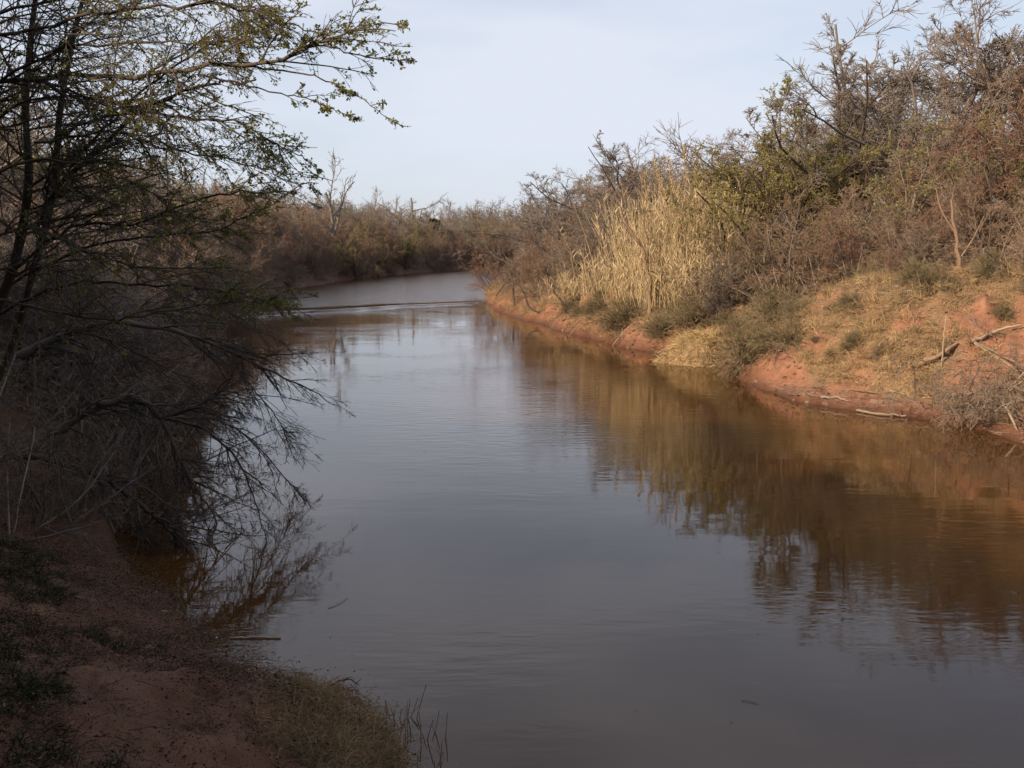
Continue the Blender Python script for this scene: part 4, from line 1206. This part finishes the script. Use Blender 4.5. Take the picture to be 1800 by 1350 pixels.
def brush_heap():
    base = G_(1768, 32.2)
    e = put('brush_heap', None, loc=tuple(base), label='tangled heap of grey dead brush sliding down the bank into the water', cat='brush')
    n = 190
    st = np.stack([rng.normal(0.3, 1.0, n), rng.normal(0.9, 1.2, n), np.zeros(n)], -1)
    gzz = height(st[:, 0] + base[0], st[:, 1] + base[1]) - base[2]
    st[:, 2] = np.maximum(gzz, -0.3) + rng.uniform(0.1, 1.5, n)
    d = np.stack([-0.35 + 0.7 * rng.normal(size=n), -0.4 + 0.6 * rng.normal(size=n), 0.1 + 0.55 * rng.normal(size=n)], -1)
    P, Rr = grow(st, d, rng.uniform(0.6, 1.7, n), 7, 0.22, (0, 0, -0.9), 0.018, 0.4)
    P1, R1 = sub(P, Rr, 10, 0.1, 0.98, (48, 18), 0.40, 5, 0.24, (0, 0, -0.4), 0.55, 0.4, 0.006)
    P2, R2 = sub(P1, R1, 4, 0.1, 0.98, (46, 18), 0.6, 3, 0.24, (0, 0, -0.3), 0.7, 0.5, 0.0045)
    put('twigs', Geo().tubes(P1, R1, 3).tubes(P2, R2, 3).mesh('heap_twigs', M['twig_brown']), e, kind='stuff')
    put('stems', Geo().tubes(P, Rr, 4).mesh('heap_stems', M['twig_grey']), e, kind='stuff')
    for k in range(12):
        s0 = base + [rng.normal(0.2, .6), rng.normal(.5, .6), 0]; s0[2] = max(gz(s0[0], s0[1]), 0) + rng.uniform(.3, 1.1)
        d0 = np.array([rng.normal(-0.3, .7), rng.normal(-.4, .4), rng.normal(-.3, .4)])
        C, cr = grow([s0 - base], [d0], [rng.uniform(.8, 1.8)], 7, .1, (0, 0, -.2), [.03], .4)
        put('branch', Geo().tubes(C, cr, 5).mesh('heap_branch', M['driftwood'], True), e)


brush_heap()

# feathery bushes on the slope
G5 = 'feathery bushes on the red slope'
for k, (px, d, yt, w, lab) in enumerate([
    (1170, 56.5, 545, 1.3, 'olive feathery bush just upstream of the pale straw mound'),
    (1318, 45.4, 560, 0.8, 'tall dark feathery bush at the near end of the pale straw mound'),
    (1352, 44.6, 575, 0.8, 'feathery bush leaning against the tall dark one near the straw mound'),
    (1565, 40.2, 575, 1.2, 'large olive feathery bush in the middle of the red slope'),
    (1525, 40.6, 590, 1.2, 'brownish feathery bush beside the large olive one on the red slope'),
    (1500, 42.5, 510, 1.2, 'feathery bush high on the slope below the bank top shrubs'),
    (1440, 41.5, 600, 1.3, 'low brown feathery bush over the lower red slope'),
    (1395, 43.6, 560, 1.3, 'wide tan feathery bush halfway between straw mound and olive bush'),
    (1660, 37.4, 640, 1.2, 'low feathery bush in the crook of the fallen log'),
    (1720, 38.6, 560, 1.2, 'feathery bush above the bleached log of the brush heap'),
    (1470, 40.6, 630, 1.4, 'small feathery bush low on the slope above the mud shelf'),
    (1100, 61.5, 520, 1.2, 'feathery bush above the grey weathered board'),
    (1050, 67, 520, 1.3, 'feathery bush by the pale thin sticks of the point'),
    (1610, 42.0, 500, 1.1, 'feathery bush behind the crooked dead sapling'),
    (1770, 39.5, 510, 1.2, 'feathery bush on the crest above the brush heap'),
    (1375, 47.5, 500, 1.2, 'feathery bush at the crest behind the straw mound'),
    (1005, 73, 525, 1.3, 'feathery bush under the dark slanting stem'),
    (1225, 54.5, 520, 1.2, 'feathery bush at the crest directly above the straw mound'),
]):
    plant(SALT[k % 2], 'feathery_bush', 'bush', px, d, yt, lab, G5, wide=w)


def straw_mound():
    c = G_(1228, 50.8)
    e = put('straw_mound', None, loc=tuple(c), label='pale domed mound of matted dry grass hanging over the waterline', cat='grass')
    nu, nv = 26, 12
    a = np.linspace(0, 2 * math.pi, nu, endpoint=False); v = np.linspace(0, 1, nv)
    A, Vv = np.meshgrid(a, v, indexing='ij')
    bump = 1 + 0.55 * (fbm(np.cos(A) * 2 + 7, np.sin(A) * 2 + Vv * 3, 91, 3) - 0.5)
    rx, ry, hz = 1.9, 1.8, 1.7
    X = rx * np.cos(A) * np.cos(Vv * math.pi / 2) ** 0.75 * bump; Y = ry * np.sin(A) * np.cos(Vv * math.pi / 2) ** 0.75 * bump
    Z = -1.1 + (hz + 0.9) * np.sin(Vv * math.pi / 2)
    idx = np.arange(nu * nv).reshape(nu, nv); nx = np.roll(idx, -1, 0)
    Q = np.stack([idx[:, :-1], nx[:, :-1], nx[:, 1:], idx[:, 1:]], -1).reshape(-1, 4)
    pv = np.stack([X + .38 * Z, Y + .3 * Z, Z], -1).reshape(-1, 3)
    put('mound', mesh_from('mound_body', pv, Q, tint=np.full(len(pv), .2), smooth=True, mat=M['dry_grass']), e)
    n = 6000
    aa = rng.uniform(0, 2 * math.pi, n); vv = rng.random(n) ** 0.8 * 0.97
    pos = np.stack([rx * np.cos(aa) * np.cos(vv * math.pi / 2) ** 0.75, ry * np.sin(aa) * np.cos(vv * math.pi / 2) ** 0.75, -1.1 + (hz + 0.9) * np.sin(vv * math.pi / 2)], -1)
    out = np.stack([np.cos(aa), np.sin(aa), 0.5 + 0 * aa], -1)
    pos = pos * (1 + 0.55 * (fbm(np.cos(aa) * 2 + 7, np.sin(aa) * 2 + vv * 3, 91, 3) - 0.5))[:, None] ** np.array([1, 1, 0])
    pos[:, 0] += .38 * pos[:, 2]; pos[:, 1] += .3 * pos[:, 2]
    P, _ = grow(pos - 0.05 * out, out * 0.7 + 0.8 * rng.normal(size=(n, 3)), rng.uniform(0.3, 0.95, n), 5, 0.32, (-0.5, -0.4, -1.3), .01)
    put('straw', Geo().blades(P, np.full(n, 0.026)).mesh('mound_straw', M['straw']), e, kind='stuff')


straw_mound()


# ------------------------------------------------------------------ ground cover of the lit bank
def bank_cover():
    r = np.random.default_rng(21)
    n = 60000
    y = r.uniform(28, 125, n); x = r.uniform(-6, 34, n)
    z, sd, right, t = height(x, y, True)
    n1 = fbm(x * 0.35, y * 0.35, 41, 4); n2 = fbm(x * 1.1, y * 1.1, 47, 3)
    dens = np.clip(0.60 + 0.5 * sstep(0.25, 0.9, t) + 2.6 * (n1 - 0.5) + 1.6 * (n2 - 0.5), 0, 1) * (sd > np.interp(y, [30, 40, 46, 60], [1.9, 1.9, .5, .3])) * (sd < 16) * right
    k = r.random(n) < dens * 0.8
    x, y, z, n1 = x[k], y[k], z[k], n1[k]
    protos = [[tuft(60, .42, 'dry_grass', 45, .016)], [tuft(60, .34, 'dry_grass', 62, .017, 1.6, .22)], [tuft(56, .40, 'salt_bush', 50, .015, 1.0, .2)], [tuft(36, .5, 'straw', 45, .014, .9, .2)]]
    idx = r.choice(4, len(x), p=[.36, .3, .24, .10])
    scatter('bank_grass', np.stack([x, y, z], -1), r.uniform(.55, 1.25, len(x)) * np.where(idx == 2, .8, 1), protos, idx)


bank_cover()


def clods():
    """crumbs of clay, stones and drift along the foot of both banks"""
    r = np.random.default_rng(33)
    import bmesh
    protos = []
    for k in range(3):
        bm = bmesh.new(); bmesh.ops.create_icosphere(bm, subdivisions=1, radius=1)
        for v in bm.verts: v.co *= 0.75 + 0.5 * r.random(); v.co.z *= 0.6
        me = bpy.data.meshes.new('clod'); bm.to_mesh(me); bm.free(); me.materials.append(M['stone'] if k else M['driftwood_red']); protos.append([me])
    n = 60000
    y = r.uniform(10, 75, n); x = r.uniform(-9, 18, n)
    sd = river_sd(x, y)
    right = x > MIDX(y)
    k = (sd > -0.1) & (((sd < np.where(right, 1.6, 1.0)) & (r.random(n) < 0.5)) | (~right & (sd < 7) & (r.random(n) < .05)) | (right & (sd < 6) & (r.random(n) < .12)))
    x, y = x[k], y[k]
    z = height(x, y)
    k = z > -0.03; x, y, z = x[k], y[k], z[k]
    s = np.exp(r.normal(-3.4, 0.55, len(x))) * np.interp(y, [10, 40, 70], [.45, 1.1, 1.5])
    scatter('shore_pebbles', np.stack([x, y, z], -1), s, protos)


clods()


def sticks_litter():
    """twigs and leaf scraps strewn over the slopes"""
    r = np.random.default_rng(37)
    protos = []
    for k in range(4):
        m_ = 9
        st = np.stack([r.normal(0, .3, m_), r.normal(0, .3, m_), r.uniform(.0, .05, m_)], -1); a = r.uniform(0, 6.28, m_)
        P, Rr = grow(st, np.stack([np.cos(a), np.sin(a), r.normal(0, .12, m_)], -1), r.uniform(.25, .9, m_), 4, .12, (0, 0, 0), .009, .5)
        protos.append([Geo().tubes(P, Rr, 3).mesh('fallen_twigs', M['driftwood' if k % 2 else 'twig_brown'])])
    n = 3500
    y = r.uniform(29, 100, n); x = r.uniform(-4, 30, n)
    z, sd, right, t = height(x, y, True)
    k = (sd > .1) & (sd < 12) & right
    scatter('twig_litter', np.stack([x, y, z + .02], -1)[k], r.uniform(.6, 1.3, n)[k], protos)


sticks_litter()

# ------------------------------------------------------------------ near bank, in the shade
def near_cover():
    r = np.random.default_rng(51)
    # matted dry grass on the toe of the bank
    pr = [[tuft(60, .34, 'dry_grass', 70, .009, 2.2, .12)], [tuft(50, .30, 'dry_grass', 60, .009, 1.8, .12)], [tuft(40, .26, 'salt_bush', 65, .009, 2.0, .1)]]
    n = 9000
    y = r.uniform(5, 16, n); x = r.uniform(-7, 3, n)
    z, sd, right, t = height(x, y, True)
    px = 900 + FPX * x / y
    nz = fbm(x * 1.2, y * 1.2, 83, 3)
    toe = sstep(380, 520, px + 160 * (nz - .5)) * sstep(.0, .12, sd) * (1 - sstep(2.6, 4.2, sd + 1.5 * (nz - .5)))
    k = (r.random(n) < toe) & (sd > 0.16) & (~right)
    scatter('near_dry_grass', np.stack([x, y, z], -1)[k], r.uniform(.6, 1.2, n)[k], pr)
    # green weeds, low and dense
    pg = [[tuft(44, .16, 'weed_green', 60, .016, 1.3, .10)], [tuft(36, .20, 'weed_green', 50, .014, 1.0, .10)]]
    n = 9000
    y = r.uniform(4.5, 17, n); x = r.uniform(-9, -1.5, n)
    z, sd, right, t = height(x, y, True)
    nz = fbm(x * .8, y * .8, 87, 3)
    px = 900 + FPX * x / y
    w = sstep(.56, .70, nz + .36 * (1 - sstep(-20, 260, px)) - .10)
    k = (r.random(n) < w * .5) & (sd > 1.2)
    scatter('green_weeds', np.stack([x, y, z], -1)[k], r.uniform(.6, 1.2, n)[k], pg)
    # leaf litter and twigs
    lv = []
    for q in range(4):
        m_ = 70
        p = np.stack([r.normal(0, .2, m_), r.normal(0, .2, m_), r.uniform(0.003, .02, m_)], -1)
        lv.append([Geo().leaves(p, np.stack([r.normal(size=m_), r.normal(size=m_), r.normal(0, .35, m_)], -1), np.exp(r.normal(-4.0, .45, m_)), .5).mesh('fallen_leaves', M['litter'])])
    m_ = 8
    st = np.stack([r.normal(0, .2, m_), r.normal(0, .2, m_), r.uniform(.01, .03, m_)], -1); a = r.uniform(0, 6.28, m_)
    P, Rr = grow(st, np.stack([np.cos(a), np.sin(a), r.normal(0, .08, m_)], -1), r.uniform(.12, .4, m_), 4, .12, (0, 0, 0), .004, .5)
    lv.append([Geo().tubes(P, Rr, 3).mesh('fallen_twigs', M['litter'])])
    n = 16000
    y = r.uniform(4.5, 19, n); x = r.uniform(-10, 2, n)
    z, sd, right, t = height(x, y, True)
    k = (sd > .05) & (~right) & (r.random(n) < .35 + .65 * sstep(.3, .62, fbm(x * .9, y * .9, 95, 3)))
    scatter('leaf_litter', np.stack([x, y, z], -1)[k], r.uniform(.6, 1.4, n)[k], lv)


near_cover()


def dead_stalks(px, d, n, label, h=.62, spread=.12):
    g = G_(px, d)
    e = put('dead_stalk_clump', None, loc=tuple(g), label=label, cat='plant', group='dead stalks on the near bank')
    for k in range(n):
        st = [[rng.normal(0, spread), rng.normal(0, spread), -.06]]
        P, Rr = grow(st, [[rng.normal(.04, .18), rng.normal(0, .15), 1]], [h * rng.uniform(.5, 1.2)], 6, .06, (0, 0, .1), [.009], .6)
        s = put('stalk', Geo().tubes(P, Rr, 5).mesh('dead_stalk', M['driftwood'], True), e)
        if rng.random() < .6:
            Q, qr = sub(P, Rr, 2, .35, .7, (30, 6), .4, 4, .05, (0, 0, .5), .8, .6, .005)
            put('side_shoot', Geo().tubes(Q[:1], qr[:1], 4).mesh('side_shoot', M['driftwood'], True), s)


dead_stalks(688, 12.0, 7, 'clump of pale dead stalks standing at the tip of the dry grass', .66)
dead_stalks(722, 11.55, 6, 'pale dead stalks at the water edge beside the dry grass tip', .6)
dead_stalks(665, 11.5, 5, 'thin dead stalks rising out of the middle of the matted dry grass', .45)
dead_stalks(762, 10.9, 4, 'short dead stalks nearest the bottom of the picture', .45, .08)

p0, p1 = at(404, 1148, 14.62), at(494, 1148, 14.62)
p0[2] = p1[2] = 0.012
pole('floating_stick', [p0, (p0 + p1) / 2 + [0, .015, .004], p1], .016, .012, 'straight pale stick floating on the dark water by the near bank', 'stick', sides=6)
q0 = G_(358, 14.9, .02); q1 = at(380, 1150, 14.6); q1[2] = .02
pole('short_stick', [q0, (q0 + q1) / 2 + [0, 0, .01], q1], .014, .012, 'short white stick lying half in the water at the near bank', 'stick', 'pale_plastic', sides=6)
q0 = G_(265, 15.2, .03); q1 = G_(290, 15.2, .03)
pole('short_stick', [q0, (q0 + q1) / 2, q1], .016, .014, 'short grey stick lying on the shaded bank above the water', 'stick', sides=6)
# drifting twig on the water
p0, p1 = at(578, 1092, 15.9), at(612, 1066, 16.4); p0[2] = p1[2] = .01
pole('floating_twig', [p0, (p0 + p1) / 2 + [.03, 0, .01], p1], .007, .004, 'thin reddish twig drifting on the open water off the near bank', 'twig', 'driftwood_red', sides=4)
p0, p1 = at(1302, 1266, 12.5), at(1332, 1274, 12.4); p0[2] = p1[2] = .008
pole('floating_twig', [p0, (p0 + p1) / 2 + [.0, .02, .004], p1], .004, .003, 'dark twig drifting alone on the open water', 'twig', 'bark_dark', sides=4)
p0, p1 = at(592, 1228, 13.0), at(632, 1238, 12.9); p0[2] = p1[2] = .03
pole('snagged_branch', [p0, (p0 + p1) / 2 + [.0, .05, .05], p1], .014, .006, 'small dark branch snagged in the water at the edge of the dry grass', 'branch', 'bark_dark', sides=5,
     forks=[([p0 + [.1, 0, .01], p0 + [.16, -.05, .09], p0 + [.24, -.08, .12]], .008, .004), ([p1 + [-.06, 0, .01], p1 + [.02, .05, .08]], .007, .004), ([p1 + [-.12, 0, .02], p1 + [-.05, -.09, .02]], .007, .004)])


# scraps of litter and stones
def scrap(name, c, size, mat, label, cat, flat=.5, seed=0):
    import bmesh
    r = np.random.default_rng(seed)
    bm = bmesh.new(); bmesh.ops.create_icosphere(bm, subdivisions=2, radius=1)
    for v in bm.verts:
        f = 0.7 + 0.55 * float(vnoise(v.co.x * 2.2 + 9 + seed, v.co.y * 2.2 + v.co.z * 1.7 + 4, seed))
        v.co *= f
        v.co.x *= size[0]; v.co.y *= size[1]; v.co.z *= size[2]
    me = bpy.data.meshes.new(name); bm.to_mesh(me); bm.free(); me.materials.append(M[mat])
    put(name, me, loc=tuple(c), label=label, cat=cat)


scrap('plastic_scrap', hit(1600, 516, .05), (.15, .1, .08), 'pale_plastic', 'white scrap of rubbish caught on the slope by the dead sapling', 'rubbish', seed=3)
scrap('plastic_scrap', at(1748, 352, 43.2), (.07, .04, .06), 'blue_plastic', 'blue scrap of plastic hanging in the shrub by the picture edge', 'rubbish', seed=4)
scrap('pale_stone', G_(580, 9.9, .03), (.04, .03, .025), 'pale_plastic', 'small white stone in the matted dry grass', 'stone', seed=5)
scrap('pale_stone', G_(252, 14.9, .02), (.10, .06, .03), 'sandstone', 'flat pale stone on the shaded bank near the short grey stick', 'stone', seed=6)
q = water_at(752, 474.5)
while gz(*q) < .05: q = q + np.array([-.15, .05])
scrap('sand_heap', (q[0], q[1], .25), (2.4, 1.3, .8), 'sandstone', 'tan heap of sand at the waterline of the far bank', 'sand', seed=7)
c = at(1427, 228, 58.5); n = 260
v = nrm(rng.normal(size=(n, 3))) * [.34, .3, .24] * rng.uniform(.5, 1, (n, 1))
P, Rr = grow(v, np.cross(v, rng.normal(size=(n, 3))), rng.uniform(.2, .5, n), 3, .15, (0, 0, 0), .014, .6)
put('bird_nest', Geo().tubes(P, Rr, 3).mesh('bird_nest', M['twig_red']), loc=tuple(c), label='round brown nest of twigs high in the leafy green trees', cat='nest')


def floating_bits():
    """leaf scraps and specks of scum adrift on the near water"""
    r = np.random.default_rng(66)
    pr = []
    for q in range(3):
        m_ = 4
        p = np.stack([r.normal(0, .12, m_), r.normal(0, .12, m_), np.zeros(m_)], -1)
        pr.append([Geo().leaves(p, np.stack([r.normal(size=m_), r.normal(size=m_), np.zeros(m_)], -1), r.uniform(.012, .035, m_), .5).mesh('adrift_leaves', M['litter' if q else 'dry_grass'])])
    n = 900
    y = r.uniform(10.5, 34, n); x = r.uniform(-8, 16, n)
    sd = river_sd(x, y)
    k = (sd < -.15) & (r.random(n) < .12 + .7 * np.exp(sd / 1.2) + .35 * (fbm(x * .35, y * .2, 15, 2) > .62))
    rot = np.stack([np.zeros(n), np.zeros(n), r.uniform(0, 6.28, n)], -1)
    scatter('floating_debris', np.stack([x, y, 0 * x + .012], -1)[k], r.uniform(.6, 1.3, n)[k], pr, rot=rot[k])


floating_bits()
